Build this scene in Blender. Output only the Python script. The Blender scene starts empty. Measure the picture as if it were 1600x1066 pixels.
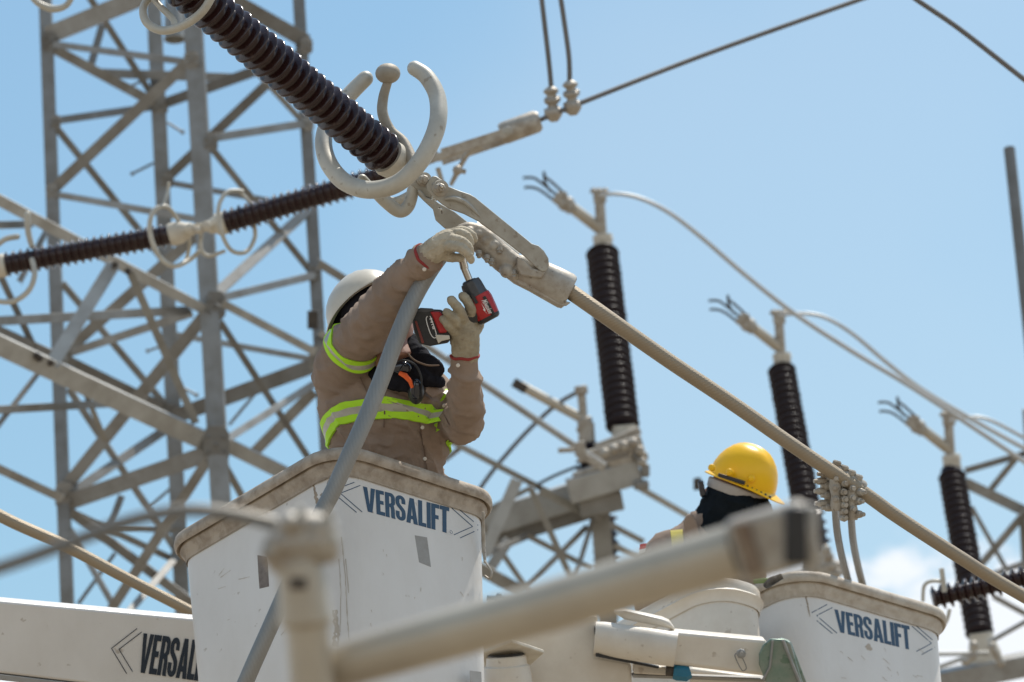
import bpy, bmesh, math, random
from mathutils import Vector, Matrix, noise
from mathutils.bvhtree import BVHTree
random.seed(7)
S = bpy.context.scene
COL = S.collection
R = math.radians
PI = math.pi

# ------------------------------------------------------------------ camera
PITCH, ROLL, FPX = R(22), R(4.8), 6000.0
CAM = Vector((0, 0, 1.6))
FW = Vector((0, math.cos(PITCH), math.sin(PITCH)))
R0 = Vector((1, 0, 0)); U0 = Vector((0, -math.sin(PITCH), math.cos(PITCH)))
RT = math.cos(ROLL) * R0 - math.sin(ROLL) * U0
UP = math.sin(ROLL) * R0 + math.cos(ROLL) * U0
cd = bpy.data.cameras.new('camera'); cam = bpy.data.objects.new('camera', cd); COL.objects.link(cam)
cd.sensor_width = 36; cd.lens = 135; cd.clip_start = 0.1; cd.clip_end = 6000
cam.matrix_world = Matrix(((RT.x, UP.x, -FW.x, CAM.x), (RT.y, UP.y, -FW.y, CAM.y), (RT.z, UP.z, -FW.z, CAM.z), (0, 0, 0, 1)))
cd.dof.use_dof = True; cd.dof.focus_distance = 10.45; cd.dof.aperture_fstop = 5.6; cd.dof.aperture_blades = 9
S.camera = cam

# ------------------------------------------------------------------ world, sun, exposure
SUN_EL, SUN_AZ = R(68), R(49)          # azimuth from +Y (ahead of the camera) towards +X
sun_dir = Vector((math.sin(SUN_AZ) * math.cos(SUN_EL), math.cos(SUN_AZ) * math.cos(SUN_EL), math.sin(SUN_EL)))
W = bpy.data.worlds.new('World'); S.world = W; W.use_nodes = True
nt = W.node_tree; nt.nodes.clear()
def wn(t, **k):
    n = nt.nodes.new(t)
    for a, b in k.items(): setattr(n, a, b)
    return n
sky = wn('ShaderNodeTexSky', sky_type='NISHITA', sun_disc=False, sun_elevation=SUN_EL, sun_rotation=SUN_AZ, altitude=0, air_density=1.75, dust_density=0.3, ozone_density=0.6)
bg = wn('ShaderNodeBackground'); bg.inputs[1].default_value = 0.122
out = wn('ShaderNodeOutputWorld')
tc = wn('ShaderNodeTexCoord'); sx = wn('ShaderNodeSeparateXYZ')
nz = wn('ShaderNodeTexNoise'); nz.inputs['Scale'].default_value = 13; nz.inputs['Detail'].default_value = 7; nz.inputs['Roughness'].default_value = 0.55
mp = wn('ShaderNodeMapping'); mp.inputs['Scale'].default_value = (1, 1, 1.7); mp.inputs['Location'].default_value = (0.31, 0.12, 0.4)
nt.links.new(tc.outputs['Generated'], mp.inputs[0]); nt.links.new(mp.outputs[0], nz.inputs['Vector']); nt.links.new(tc.outputs['Generated'], sx.inputs[0])
# cumulus bank low over the horizon, its top near 17.5 degrees, lumpy
m1 = wn('ShaderNodeMath', operation='MULTIPLY_ADD'); m1.inputs[1].default_value = -1; m1.inputs[2].default_value = 0.309
nt.links.new(sx.outputs[2], m1.inputs[0])
m2 = wn('ShaderNodeMath', operation='MULTIPLY_ADD'); m2.inputs[1].default_value = 0.17; m2.inputs[2].default_value = -0.085
nt.links.new(nz.outputs['Fac'], m2.inputs[0])
m3 = wn('ShaderNodeMath', operation='ADD'); nt.links.new(m1.outputs[0], m3.inputs[0]); nt.links.new(m2.outputs[0], m3.inputs[1])
mr = wn('ShaderNodeMapRange', interpolation_type='SMOOTHSTEP'); mr.inputs['From Min'].default_value = 0.000; mr.inputs['From Max'].default_value = 0.014; mr.inputs['To Max'].default_value = 0.95
nt.links.new(m3.outputs[0], mr.inputs['Value'])
mx = wn('ShaderNodeMix', data_type='RGBA'); mx.inputs['B'].default_value = (7.6, 7.9, 8.3, 1)
tint = wn('ShaderNodeMix', data_type='RGBA', blend_type='MULTIPLY'); tint.inputs['Factor'].default_value = 1; tint.inputs['B'].default_value = (0.86, 1.0, 1.025, 1)
nt.links.new(sky.outputs[0], tint.inputs['A'])
nv = wn('ShaderNodeTexNoise'); nv.inputs['Scale'].default_value = 5.0; nv.inputs['Detail'].default_value = 3; nv.inputs['Roughness'].default_value = 0.45
mv = wn('ShaderNodeMapping'); mv.inputs['Location'].default_value = (0.62, 0.1, 0.25); nt.links.new(tc.outputs['Generated'], mv.inputs[0]); nt.links.new(mv.outputs[0], nv.inputs['Vector'])
rv = wn('ShaderNodeMapRange', interpolation_type='SMOOTHSTEP'); rv.inputs['From Min'].default_value = 0.38; rv.inputs['From Max'].default_value = 0.66; rv.inputs['To Max'].default_value = 0.20
nt.links.new(nv.outputs['Fac'], rv.inputs['Value'])
veil = wn('ShaderNodeMix', data_type='RGBA'); veil.inputs['B'].default_value = (6.4, 6.9, 7.3, 1)
nt.links.new(rv.outputs[0], veil.inputs['Factor']); nt.links.new(tint.outputs['Result'], veil.inputs['A'])
nt.links.new(mr.outputs[0], mx.inputs['Factor']); nt.links.new(veil.outputs['Result'], mx.inputs['A'])
nt.links.new(mx.outputs['Result'], bg.inputs[0]); nt.links.new(bg.outputs[0], out.inputs[0])
sl = bpy.data.lights.new('sun', 'SUN'); sl.energy = 5.0; sl.angle = R(0.53); sl.color = (1, 0.94, 0.85)
so = bpy.data.objects.new('sun', sl); COL.objects.link(so); so.rotation_mode = 'QUATERNION'
so.rotation_quaternion = sun_dir.to_track_quat('Z', 'Y'); so.location = (0, 0, 40)
S.view_settings.view_transform = 'Standard'; S.view_settings.look = 'None'; S.view_settings.gamma = 1
S.view_settings.use_curve_mapping = False; S.view_settings.exposure = 0.06
S.render.engine = 'CYCLES'; S.cycles.use_denoising = True; S.cycles.max_bounces = 6
S.cycles.sample_clamp_indirect = 6

# ------------------------------------------------------------------ pixel -> place helpers
def P(px, py, d): return CAM + d * (FW + (px - 800) / FPX * RT + (533 - py) / FPX * UP)
def ray(px, py): return (FW + (px - 800) / FPX * RT + (533 - py) / FPX * UP)
def onz(px, py, z): r = ray(px, py); return CAM + r * ((z - CAM.z) / r.z)
def onplane(px, py, p, n): r = ray(px, py); return CAM + r * ((p - CAM).dot(n) / r.dot(n))
def M(px, d): return px * d / FPX                       # pixels at a depth -> metres
def dist(p): return (p - CAM).dot(FW)

# ------------------------------------------------------------------ materials
MATS = {}
def mat(name, col, rough=0.6, metal=0.0, var=None, vscale=6.0, vamt=0.5, bump=0.0, bscale=40.0, spec=0.5, stretch=(1, 1, 1), speck=None, coat=0.0, objvar=0.0):
    m = bpy.data.materials.new(name); m.use_nodes = True; t = m.node_tree; b = t.nodes['Principled BSDF']
    b.inputs['Roughness'].default_value = rough; b.inputs['Metallic'].default_value = metal
    b.inputs['Specular IOR Level'].default_value = spec; b.inputs['Base Color'].default_value = (*col, 1)
    b.inputs['Coat Weight'].default_value = coat; b.inputs['Coat Roughness'].default_value = 0.15
    g = t.nodes.new('ShaderNodeNewGeometry'); mp = t.nodes.new('ShaderNodeMapping'); mp.inputs['Scale'].default_value = stretch
    t.links.new(g.outputs['Position'], mp.inputs[0])
    cur = None
    if var:
        n = t.nodes.new('ShaderNodeTexNoise'); n.inputs['Scale'].default_value = vscale; n.inputs['Detail'].default_value = 6; n.inputs['Roughness'].default_value = 0.62
        t.links.new(mp.outputs[0], n.inputs['Vector'])
        r = t.nodes.new('ShaderNodeMapRange'); r.inputs['From Min'].default_value = 0.38; r.inputs['From Max'].default_value = 0.66; r.inputs['To Max'].default_value = vamt
        t.links.new(n.outputs['Fac'], r.inputs['Value'])
        x = t.nodes.new('ShaderNodeMix'); x.data_type = 'RGBA'; x.inputs['A'].default_value = (*col, 1); x.inputs['B'].default_value = (*var, 1)
        t.links.new(r.outputs[0], x.inputs['Factor']); cur = x.outputs['Result']
    if speck:
        n = t.nodes.new('ShaderNodeTexNoise'); n.inputs['Scale'].default_value = speck[1]; n.inputs['Detail'].default_value = 3
        t.links.new(g.outputs['Position'], n.inputs['Vector'])
        r = t.nodes.new('ShaderNodeMapRange'); r.inputs['From Min'].default_value = speck[2]; r.inputs['From Max'].default_value = speck[2] + 0.04; r.inputs['To Max'].default_value = speck[3]
        t.links.new(n.outputs['Fac'], r.inputs['Value'])
        x = t.nodes.new('ShaderNodeMix'); x.data_type = 'RGBA'; x.inputs['B'].default_value = (*speck[0], 1)
        if cur: t.links.new(cur, x.inputs['A'])
        else: x.inputs['A'].default_value = (*col, 1)
        t.links.new(r.outputs[0], x.inputs['Factor']); cur = x.outputs['Result']
    if objvar:
        oi = t.nodes.new('ShaderNodeObjectInfo'); r = t.nodes.new('ShaderNodeMapRange'); r.inputs['To Min'].default_value = 1 - objvar; r.inputs['To Max'].default_value = 1 + objvar
        t.links.new(oi.outputs['Random'], r.inputs['Value'])
        h = t.nodes.new('ShaderNodeHueSaturation'); t.links.new(r.outputs[0], h.inputs['Value'])
        if cur: t.links.new(cur, h.inputs['Color'])
        else: h.inputs['Color'].default_value = (*col, 1)
        cur = h.outputs[0]
    if cur: t.links.new(cur, b.inputs['Base Color'])
    if bump:
        n = t.nodes.new('ShaderNodeTexNoise'); n.inputs['Scale'].default_value = bscale; n.inputs['Detail'].default_value = 5
        t.links.new(mp.outputs[0], n.inputs['Vector'])
        bp = t.nodes.new('ShaderNodeBump'); bp.inputs['Strength'].default_value = 1; bp.inputs['Distance'].default_value = bump
        t.links.new(n.outputs['Fac'], bp.inputs['Height']); t.links.new(bp.outputs[0], b.inputs['Normal'])
    MATS[name] = m; return m
def strand_mat(name, col, col2, n=14, pitch=0.22, depth=0.002, metal=0.55, rough=0.5):
    """stranded conductor: u runs round the cable, v in metres along it"""
    m = mat(name, col, rough, metal, spec=0.5); t = m.node_tree; b = t.nodes['Principled BSDF']
    uv = t.nodes.new('ShaderNodeUVMap'); s = t.nodes.new('ShaderNodeSeparateXYZ'); t.links.new(uv.outputs[0], s.inputs[0])
    a = t.nodes.new('ShaderNodeMath'); a.operation = 'MULTIPLY'; a.inputs[1].default_value = n * 2 * PI; t.links.new(s.outputs[0], a.inputs[0])
    c = t.nodes.new('ShaderNodeMath'); c.operation = 'MULTIPLY_ADD'; c.inputs[1].default_value = n * 2 * PI / pitch; t.links.new(s.outputs[1], c.inputs[0]); t.links.new(a.outputs[0], c.inputs[2])
    d = t.nodes.new('ShaderNodeMath'); d.operation = 'SINE'; t.links.new(c.outputs[0], d.inputs[0])
    r = t.nodes.new('ShaderNodeMapRange'); r.inputs['From Min'].default_value = -1; t.links.new(d.outputs[0], r.inputs['Value'])
    pw = t.nodes.new('ShaderNodeMath'); pw.operation = 'POWER'; pw.inputs[1].default_value = 0.5; t.links.new(r.outputs[0], pw.inputs[0])
    nz = t.nodes.new('ShaderNodeTexNoise'); nz.inputs['Scale'].default_value = 9; g = t.nodes.new('ShaderNodeNewGeometry'); t.links.new(g.outputs['Position'], nz.inputs['Vector'])
    x0 = t.nodes.new('ShaderNodeMix'); x0.data_type = 'RGBA'; x0.inputs['A'].default_value = (*col, 1); x0.inputs['B'].default_value = (*[q * 0.75 for q in col], 1); t.links.new(nz.outputs['Fac'], x0.inputs['Factor'])
    x = t.nodes.new('ShaderNodeMix'); x.data_type = 'RGBA'; x.inputs['A'].default_value = (*col2, 1); t.links.new(x0.outputs['Result'], x.inputs['B']); t.links.new(pw.outputs[0], x.inputs['Factor'])
    t.links.new(x.outputs['Result'], b.inputs['Base Color'])
    bp = t.nodes.new('ShaderNodeBump'); bp.inputs['Distance'].default_value = depth; t.links.new(pw.outputs[0], bp.inputs['Height']); t.links.new(bp.outputs[0], b.inputs['Normal'])
    return m
GALV = mat('galvanised_steel', (0.27, 0.268, 0.255), 0.55, 0.3, (0.165, 0.148, 0.122), 5, 0.75, 0.0006, 60, objvar=0.28)
GALV2 = mat('galvanised_light', (0.37, 0.37, 0.35), 0.5, 0.3, (0.19, 0.175, 0.15), 4, 0.6, 0.0006, 60, objvar=0.2)
DALU = mat('tarnished_aluminium', (0.36, 0.32, 0.26), 0.65, 0.15, (0.25, 0.21, 0.15), 22, 0.7, 0.0006, 140)
ALU = mat('dusty_aluminium', (0.45, 0.42, 0.365), 0.55, 0.25, (0.27, 0.22, 0.165), 22, 0.85, 0.0006, 140, speck=((0.12, 0.09, 0.07), 70, 0.66, 0.5))
ALUG = mat('grey_aluminium', (0.44, 0.43, 0.385), 0.5, 0.25, (0.29, 0.26, 0.21), 16, 0.8, 0.0004, 160, speck=((0.2, 0.16, 0.12), 45, 0.64, 0.5))
RINGM = mat('ring_aluminium', (0.52, 0.50, 0.435), 0.5, 0.1, (0.36, 0.33, 0.27), 9, 0.7, 0.0003, 120, speck=((0.24, 0.19, 0.13), 30, 0.67, 0.6))
CAPM = mat('cement_cap', (0.62, 0.58, 0.49), 0.7, 0, (0.42, 0.36, 0.28), 14, 0.6, 0.0008, 120)
PORC = mat('brown_porcelain', (0.022, 0.008, 0.008), 0.19, 0, (0.040, 0.02, 0.017), 14, 0.7, bump=0.0012, bscale=35, spec=0.45, speck=((0.14, 0.10, 0.08), 38, 0.64, 0.2))
PORCD = mat('dark_porcelain', (0.016, 0.010, 0.013), 0.35, 0, (0.026, 0.017, 0.02), 10, 0.5, spec=0.25)
FIBRE = mat('white_fibreglass', (0.70, 0.675, 0.635), 0.42, 0, (0.57, 0.53, 0.475), 3.2, 0.55, 0.0007, 55, speck=((0.34, 0.28, 0.21), 26, 0.70, 0.6), stretch=(1, 1, 0.55), coat=0.05)
FIBREC = mat('cream_fibreglass', (0.68, 0.63, 0.545), 0.45, 0, (0.52, 0.45, 0.36), 5, 0.65, 0.0006, 60, speck=((0.32, 0.25, 0.18), 24, 0.67, 0.5))
RIM = mat('weathered_rim', (0.43, 0.365, 0.29), 0.7, 0, (0.20, 0.15, 0.105), 22, 0.8, 0.0015, 75, speck=((0.46, 0.41, 0.34), 30, 0.58, 0.35))
RIM2 = mat('light_weathered_rim', (0.5, 0.45, 0.375), 0.65, 0, (0.33, 0.26, 0.19), 22, 0.7, 0.0012, 75, speck=((0.56, 0.51, 0.44), 30, 0.57, 0.35))
BLUE = mat('navy_decal', (0.018, 0.058, 0.115), 0.45, 0, (0.03, 0.08, 0.14), 30, 0.5)
NAVY = mat('dark_navy_decal', (0.01, 0.02, 0.035), 0.45)
TAPE = mat('grey_tape', (0.33, 0.32, 0.30), 0.6, 0, (0.26, 0.24, 0.21), 30, 0.6)
TAPEB = mat('brown_tape', (0.21, 0.175, 0.15), 0.7, 0, (0.12, 0.095, 0.08), 60, 0.8)
STAIN = mat('grime_stain', (0.36, 0.29, 0.215), 0.75, 0, (0.20, 0.15, 0.105), 22, 0.8)
KHAKI = mat('khaki_cotton', (0.31, 0.233, 0.18), 0.9, 0, (0.225, 0.168, 0.13), 9, 0.6, 0.0012, 260, spec=0.15)
KHAKI2 = mat('khaki_cotton_seam', (0.19, 0.135, 0.10), 0.9, 0, (0.15, 0.105, 0.08), 12, 0.6, 0.0008, 260, spec=0.15)
LIME = mat('lime_tape', (0.48, 0.86, 0.035), 0.6, 0, (0.40, 0.72, 0.04), 18, 0.5, spec=0.3)
SILVER = mat('silver_tape', (0.50, 0.49, 0.43), 0.45, 0.2, (0.40, 0.38, 0.33), 40, 0.6, 0.0005, 300)
YSTRAP = mat('yellow_strap', (0.72, 0.60, 0.13), 0.6, 0, (0.60, 0.48, 0.12), 20, 0.5, 0.0006, 200)
GLOVE = mat('pale_leather', (0.52, 0.46, 0.355), 0.8, 0, (0.33, 0.28, 0.205), 26, 0.8, 0.0022, 120, spec=0.2, speck=((0.25, 0.20, 0.15), 60, 0.66, 0.5))
GLOVEB = mat('worn_leather', (0.40, 0.35, 0.255), 0.85, 0, (0.26, 0.22, 0.155), 26, 0.85, 0.0022, 120, spec=0.2, speck=((0.2, 0.16, 0.12), 60, 0.66, 0.5))
REDC = mat('red_piping', (0.28, 0.03, 0.025), 0.8, bump=0.001, bscale=200)
BLACKC = mat('black_fleece', (0.011, 0.011, 0.015), 0.95, 0, (0.024, 0.024, 0.03), 30, 0.6, 0.0015, 220, spec=0.12)
BLACKC2 = mat('black_knit', (0.006, 0.009, 0.012), 0.9, 0, (0.012, 0.016, 0.02), 30, 0.6, 0.0015, 120, spec=0.12)
WHAT = mat('white_helmet_shell', (0.56, 0.52, 0.43), 0.38, 0, (0.48, 0.43, 0.35), 10, 0.6, 0.0003, 80, coat=0.2)
YHAT = mat('yellow_helmet_shell', (0.90, 0.51, 0.004), 0.32, 0, (0.86, 0.46, 0.004), 8, 0.4, coat=0.08, spec=0.35)
BANDM = mat('grey_suspension', (0.40, 0.36, 0.32), 0.6, 0, (0.3, 0.27, 0.24), 30, 0.5)
SKIN = mat('skin', (0.36, 0.19, 0.13), 0.55, 0, (0.30, 0.14, 0.10), 22, 0.5)
REDP = mat('red_plastic', (0.42, 0.014, 0.016), 0.38, 0, (0.33, 0.014, 0.016), 30, 0.5, 0.0002, 200)
BLKP = mat('black_plastic', (0.018, 0.019, 0.021), 0.42, 0, (0.035, 0.035, 0.036), 50, 0.5, 0.0002, 200)
GRYP = mat('dark_grey_plastic', (0.055, 0.06, 0.068), 0.32, 0.2, (0.09, 0.09, 0.095), 40, 0.5)
WHITEP = mat('white_print', (0.75, 0.73, 0.7), 0.6)
CHROME = mat('polished_steel', (0.62, 0.58, 0.52), 0.22, 0.95, (0.4, 0.36, 0.31), 60, 0.5)
ORANGE = mat('orange_cord', (0.85, 0.13, 0.02), 0.5)
BUTTON = mat('shirt_button', (0.66, 0.6, 0.52), 0.35)
GREENM = mat('green_zinc_steel', (0.17, 0.24, 0.19), 0.38, 0.35, (0.30, 0.31, 0.27), 14, 0.85, 0.0005, 60, speck=((0.08, 0.16, 0.10), 26, 0.58, 0.6))
STAIN2 = mat('pale_grime', (0.50, 0.44, 0.36), 0.7, 0, (0.38, 0.31, 0.24), 22, 0.8)
TEAL = mat('teal_paint', (0.01, 0.14, 0.23), 0.4)
DARKM = mat('dark_weathered_metal', (0.06, 0.052, 0.045), 0.7, 0.3, (0.11, 0.09, 0.07), 20, 0.7)
LENS = mat('dark_lens', (0.01, 0.012, 0.02), 0.08, 0, spec=0.8)
PIPEM = mat('bus_tube_aluminium', (0.50, 0.445, 0.35), 0.42, 0.3, (0.36, 0.31, 0.24), 5, 0.7, 0.0003, 80)
GROUND = mat('gravel', (0.25, 0.205, 0.15), 0.9, 0, (0.19, 0.155, 0.11), 0.6, 0.8, 0.02, 12, speck=((0.28, 0.25, 0.2), 6, 0.6, 0.6))
COND = strand_mat('conductor_strands', (0.42, 0.35, 0.255), (0.27, 0.215, 0.15), 30, 0.30, depth=.0006)
CONDG = strand_mat('grey_cable_strands', (0.37, 0.355, 0.32), (0.21, 0.20, 0.18), 36, 0.42, depth=.0008)
CONDJ = strand_mat('jumper_strands', (0.34, 0.32, 0.28), (0.12, 0.11, 0.095), 9, 0.18)
CONDF = mat('far_cable', (0.17, 0.165, 0.16), 0.6, 0.3, (0.12, 0.115, 0.11), 8, 0.6)
CONDW = mat('bright_cable', (0.50, 0.50, 0.48), 0.45, 0.3, (0.42, 0.42, 0.40), 8, 0.6)

def creases(m, scale, dist_, stretch):
    t = m.node_tree; b = t.nodes['Principled BSDF']; prev = b.inputs['Normal'].links[0].from_socket if b.inputs['Normal'].links else None
    g = t.nodes.new('ShaderNodeNewGeometry'); mp = t.nodes.new('ShaderNodeMapping'); mp.inputs['Scale'].default_value = stretch; mp.inputs['Rotation'].default_value = (0.3, 0.5, 0.2)
    t.links.new(g.outputs['Position'], mp.inputs[0]); wv = t.nodes.new('ShaderNodeTexNoise'); wv.noise_type = 'RIDGED_MULTIFRACTAL'; wv.inputs['Scale'].default_value = scale; wv.inputs['Detail'].default_value = 2.5
    wv.inputs['Distortion'].default_value = 0.8; t.links.new(mp.outputs[0], wv.inputs['Vector'])
    bp = t.nodes.new('ShaderNodeBump'); bp.inputs['Distance'].default_value = dist_; bp.inputs['Strength'].default_value = 1
    t.links.new(wv.outputs['Fac'], bp.inputs['Height'])
    if prev: t.links.new(prev, bp.inputs['Normal'])
    t.links.new(bp.outputs[0], b.inputs['Normal'])
creases(KHAKI, 7, .010, (1, 1, 1.8)); creases(BLACKC, 12, .006, (1, 1, 1)); creases(GLOVE, 34, .0022, (1, 1, 1)); creases(GLOVEB, 34, .0022, (1, 1, 1)); creases(BLACKC2, 12, .006, (1, 1, 1))
# ------------------------------------------------------------------ geometry collector
class G:
    def __init__(s): s.v = []; s.f = []; s.uv = []
    def add(s, vs, fs, uvs=None):
        o = len(s.v); s.v += [Vector(q) for q in vs]
        for i, f in enumerate(fs):
            s.f.append([o + k for k in f]); s.uv.append(uvs[i] if uvs else [(0, 0)] * len(f))
        return s
def spline(pts, n=8):
    """Catmull-Rom through (Vector, radius) pairs"""
    out = []
    for i in range(len(pts) - 1):
        a = pts[max(i - 1, 0)]; b = pts[i]; c = pts[i + 1]; d = pts[min(i + 2, len(pts) - 1)]
        for k in range(n):
            t = k / n
            w = (-t + 2 * t * t - t ** 3, 2 - 5 * t * t + 3 * t ** 3, t + 4 * t * t - 3 * t ** 3, -t * t + t ** 3)
            out.append(tuple(sum((q[j] * ww for q, ww in zip((a, b, c, d), w)), a[j] * 0) * 0.5 for j in range(len(a))))
    out.append(tuple(pts[-1])); return out
def tube(g, pts, n=14, closed=False, cap='flat', flat=1.0, ref=None):
    """pts: list of (Vector, radius)"""
    c = [Vector(p[0]) for p in pts]; r = [p[1] for p in pts]; m = len(c)
    if cap == 'round' and not closed:
        a = (c[0] - c[1]).normalized(); b = (c[-1] - c[-2]).normalized(); pre = []; post = []
        for t in (0.98, 0.85, 0.6, 0.3):
            pre.append((c[0] + a * r[0] * t, r[0] * math.sqrt(1 - t * t)))
        for t in (0.3, 0.6, 0.85, 0.98):
            post.append((c[-1] + b * r[-1] * t, r[-1] * math.sqrt(1 - t * t)))
        pts = pre + list(zip(c, r)) + post; c = [p[0] for p in pts]; r = [p[1] for p in pts]; m = len(c)
    T = []
    for i in range(m):
        if closed: t = c[(i + 1) % m] - c[i - 1]
        else: t = c[min(i + 1, m - 1)] - c[max(i - 1, 0)]
        T.append(t.normalized())
    x = (ref - T[0] * ref.dot(T[0])).normalized() if ref else T[0].orthogonal().normalized()
    vs = []; L = 0; Ls = []
    for i in range(m):
        x = (x - T[i] * x.dot(T[i])).normalized(); y = T[i].cross(x)
        if i: L += (c[i] - c[i - 1]).length
        Ls.append(L)
        for k in range(n):
            a = 2 * PI * k / n
            vs.append(c[i] + (x * math.cos(a) + y * math.sin(a) * flat) * r[i])
    fs = []; uv = []
    for i in range(m if closed else m - 1):
        j = (i + 1) % m; lj = Ls[j] if j else L + (c[0] - c[-1]).length
        for k in range(n):
            k2 = (k + 1) % n
            fs.append([i * n + k, i * n + k2, j * n + k2, j * n + k])
            uv.append([(k / n, Ls[i]), ((k + 1) / n, Ls[i]), ((k + 1) / n, lj), (k / n, lj)])
    if not closed:
        fs.append(list(range(n))[::-1]); uv.append([(0, 0)] * n); fs.append([(m - 1) * n + k for k in range(n)]); uv.append([(0, 0)] * n)
    return g.add(vs, fs, uv)
def rod(g, a, b, r, r2=None, n=14, cap='flat'): return tube(g, [(a, r), (b, r if r2 is None else r2)], n, cap=cap)
def lathe(g, p0, p1, prof, n=28):
    """prof: (distance along p0->p1 in metres, radius)"""
    ax = (p1 - p0).normalized(); x = ax.orthogonal().normalized(); y = ax.cross(x); vs = []; fs = []
    for (t, r) in prof:
        for k in range(n):
            a = 2 * PI * k / n; vs.append(p0 + ax * t + (x * math.cos(a) + y * math.sin(a)) * max(r, 1e-5))
    for i in range(len(prof) - 1):
        for k in range(n):
            k2 = (k + 1) % n; fs.append([i * n + k, i * n + k2, (i + 1) * n + k2, (i + 1) * n + k])
    fs.append(list(range(n))[::-1]); fs.append([(len(prof) - 1) * n + k for k in range(n)])
    return g.add(vs, fs)
def box(g, c, ax, ay, az):
    """half-extent vectors"""
    vs = [c + ax * i + ay * j + az * k for i in (-1, 1) for j in (-1, 1) for k in (-1, 1)]
    return g.add(vs, [[0, 1, 3, 2], [4, 6, 7, 5], [0, 4, 5, 1], [2, 3, 7, 6], [0, 2, 6, 4], [1, 5, 7, 3]])
def beam(g, a, b, w, h, ref=None):
    """box bar from a to b, w across in the picture plane, h deep"""
    t = (b - a).normalized(); ref = ref or FW
    x = t.cross(ref).normalized(); y = t.cross(x).normalized()
    return box(g, (a + b) / 2, (b - a) / 2, x * w / 2, y * h / 2)
def angle_bar(g, a, b, w, side=1, back=1, th=0.1):
    """rolled steel angle: one flange faces the viewer, the other runs back from its edge"""
    t = (b - a).normalized(); x = t.cross(FW).normalized() * side; y = (FW - t * FW.dot(t)).normalized() * back
    e = w * th
    pr = [(-.5, 0), (.5, 0), (.5, th), (-.5 + th, th), (-.5 + th, 0.9), (-.5, 0.9)]
    vs = [p + x * u * w + y * v * w for p in (a, b) for u, v in pr]; n = 6
    fs = [[i, (i + 1) % n, n + (i + 1) % n, n + i] for i in range(n)] + [[5, 4, 3, 0], [3, 2, 1, 0], [6, 9, 10, 11], [6, 7, 8, 9]]
    return g.add(vs, fs)
def prism(g, pts, vec):
    n = len(pts); vs = [p for p in pts] + [p + vec for p in pts]
    fs = [list(range(n))[::-1], [n + i for i in range(n)]] + [[i, (i + 1) % n, n + (i + 1) % n, n + i] for i in range(n)]
    return g.add(vs, fs)
def ball(g, c, rx, ry=None, rz=None, ax=None, n=20):
    ry = ry or rx; rz = rz or rx; A = ax or (RT, UP, FW); vs = []; fs = []; m = n // 2
    for i in range(m + 1):
        th = PI * i / m
        for k in range(n):
            a = 2 * PI * k / n
            vs.append(c + A[0] * rx * math.sin(th) * math.cos(a) + A[1] * ry * math.cos(th) + A[2] * rz * math.sin(th) * math.sin(a))
    for i in range(m):
        for k in range(n):
            fs.append([i * n + k, i * n + (k + 1) % n, (i + 1) * n + (k + 1) % n, (i + 1) * n + k])
    return g.add(vs, fs)
def loft(g, secs, n=28):
    """secs: (centre, half-x vector, half-y vector)"""
    vs = []; fs = []
    for c, a, b in secs:
        for k in range(n):
            t = 2 * PI * k / n; vs.append(c + a * math.cos(t) + b * math.sin(t))
    for i in range(len(secs) - 1):
        for k in range(n):
            fs.append([i * n + k, i * n + (k + 1) % n, (i + 1) * n + (k + 1) % n, (i + 1) * n + k])
    fs.append(list(range(n))[::-1]); fs.append([(len(secs) - 1) * n + k for k in range(n)])
    return g.add(vs, fs)
def ringpath(c, ax, r, a0=0, a1=360, n=40, x=None, flat=1.0):
    x = (x - ax * x.dot(ax)).normalized() if x else ax.orthogonal().normalized(); y = ax.cross(x)
    return [c + (x * math.cos(R(a0 + (a1 - a0) * i / n)) + y * flat * math.sin(R(a0 + (a1 - a0) * i / n))) * r for i in range(n + (0 if a1 - a0 == 360 else 1))]
def bolt(g, c, ax, r, h):
    ax = ax.normalized(); lathe(g, c, c + ax, [(0, r), (h * .6, r), (h * .75, r * .8), (h * .75, r * .55), (h, r * .5), (h, 0)], 8)

def tomesh(g, name, origin, mt, sharp=35, smooth=True):
    me = bpy.data.meshes.new(name)
    me.from_pydata([v - origin for v in g.v], [], g.f)
    uvl = me.uv_layers.new(name='UVMap')
    flat = [c for f in g.uv for p in f for c in p]
    uvl.data.foreach_set('uv', flat)
    me.materials.append(mt)
    bm = bmesh.new(); bm.from_mesh(me); bmesh.ops.recalc_face_normals(bm, faces=bm.faces); bm.to_mesh(me); bm.free()
    if smooth:
        me.polygons.foreach_set('use_smooth', [True] * len(me.polygons)); me.set_sharp_from_angle(angle=R(sharp))
    return me
class Thing:
    def __init__(s, name, label, cat, loc, group=None):
        s.o = bpy.data.objects.new(name, None); COL.objects.link(s.o); s.o.location = loc; s.loc = Vector(loc)
        s.o.empty_display_size = 0.1; s.o['label'] = label; s.o['category'] = cat
        if group: s.o['group'] = group
    def part(s, name, g, mt, parent=None, bevel=0, sharp=35, label=None, smooth=True, kind=None, seg=2):
        me = g if isinstance(g, bpy.types.Mesh) else tomesh(g, name, s.loc, mt, sharp, smooth)
        o = bpy.data.objects.new(name, me); COL.objects.link(o); o.parent = parent or s.o
        if bevel:
            b = o.modifiers.new('bevel', 'BEVEL'); b.width = bevel; b.segments = seg; b.limit_method = 'ANGLE'; b.angle_limit = R(35)
        if label: o['label'] = label
        if kind: o['kind'] = kind
        return o
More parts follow.
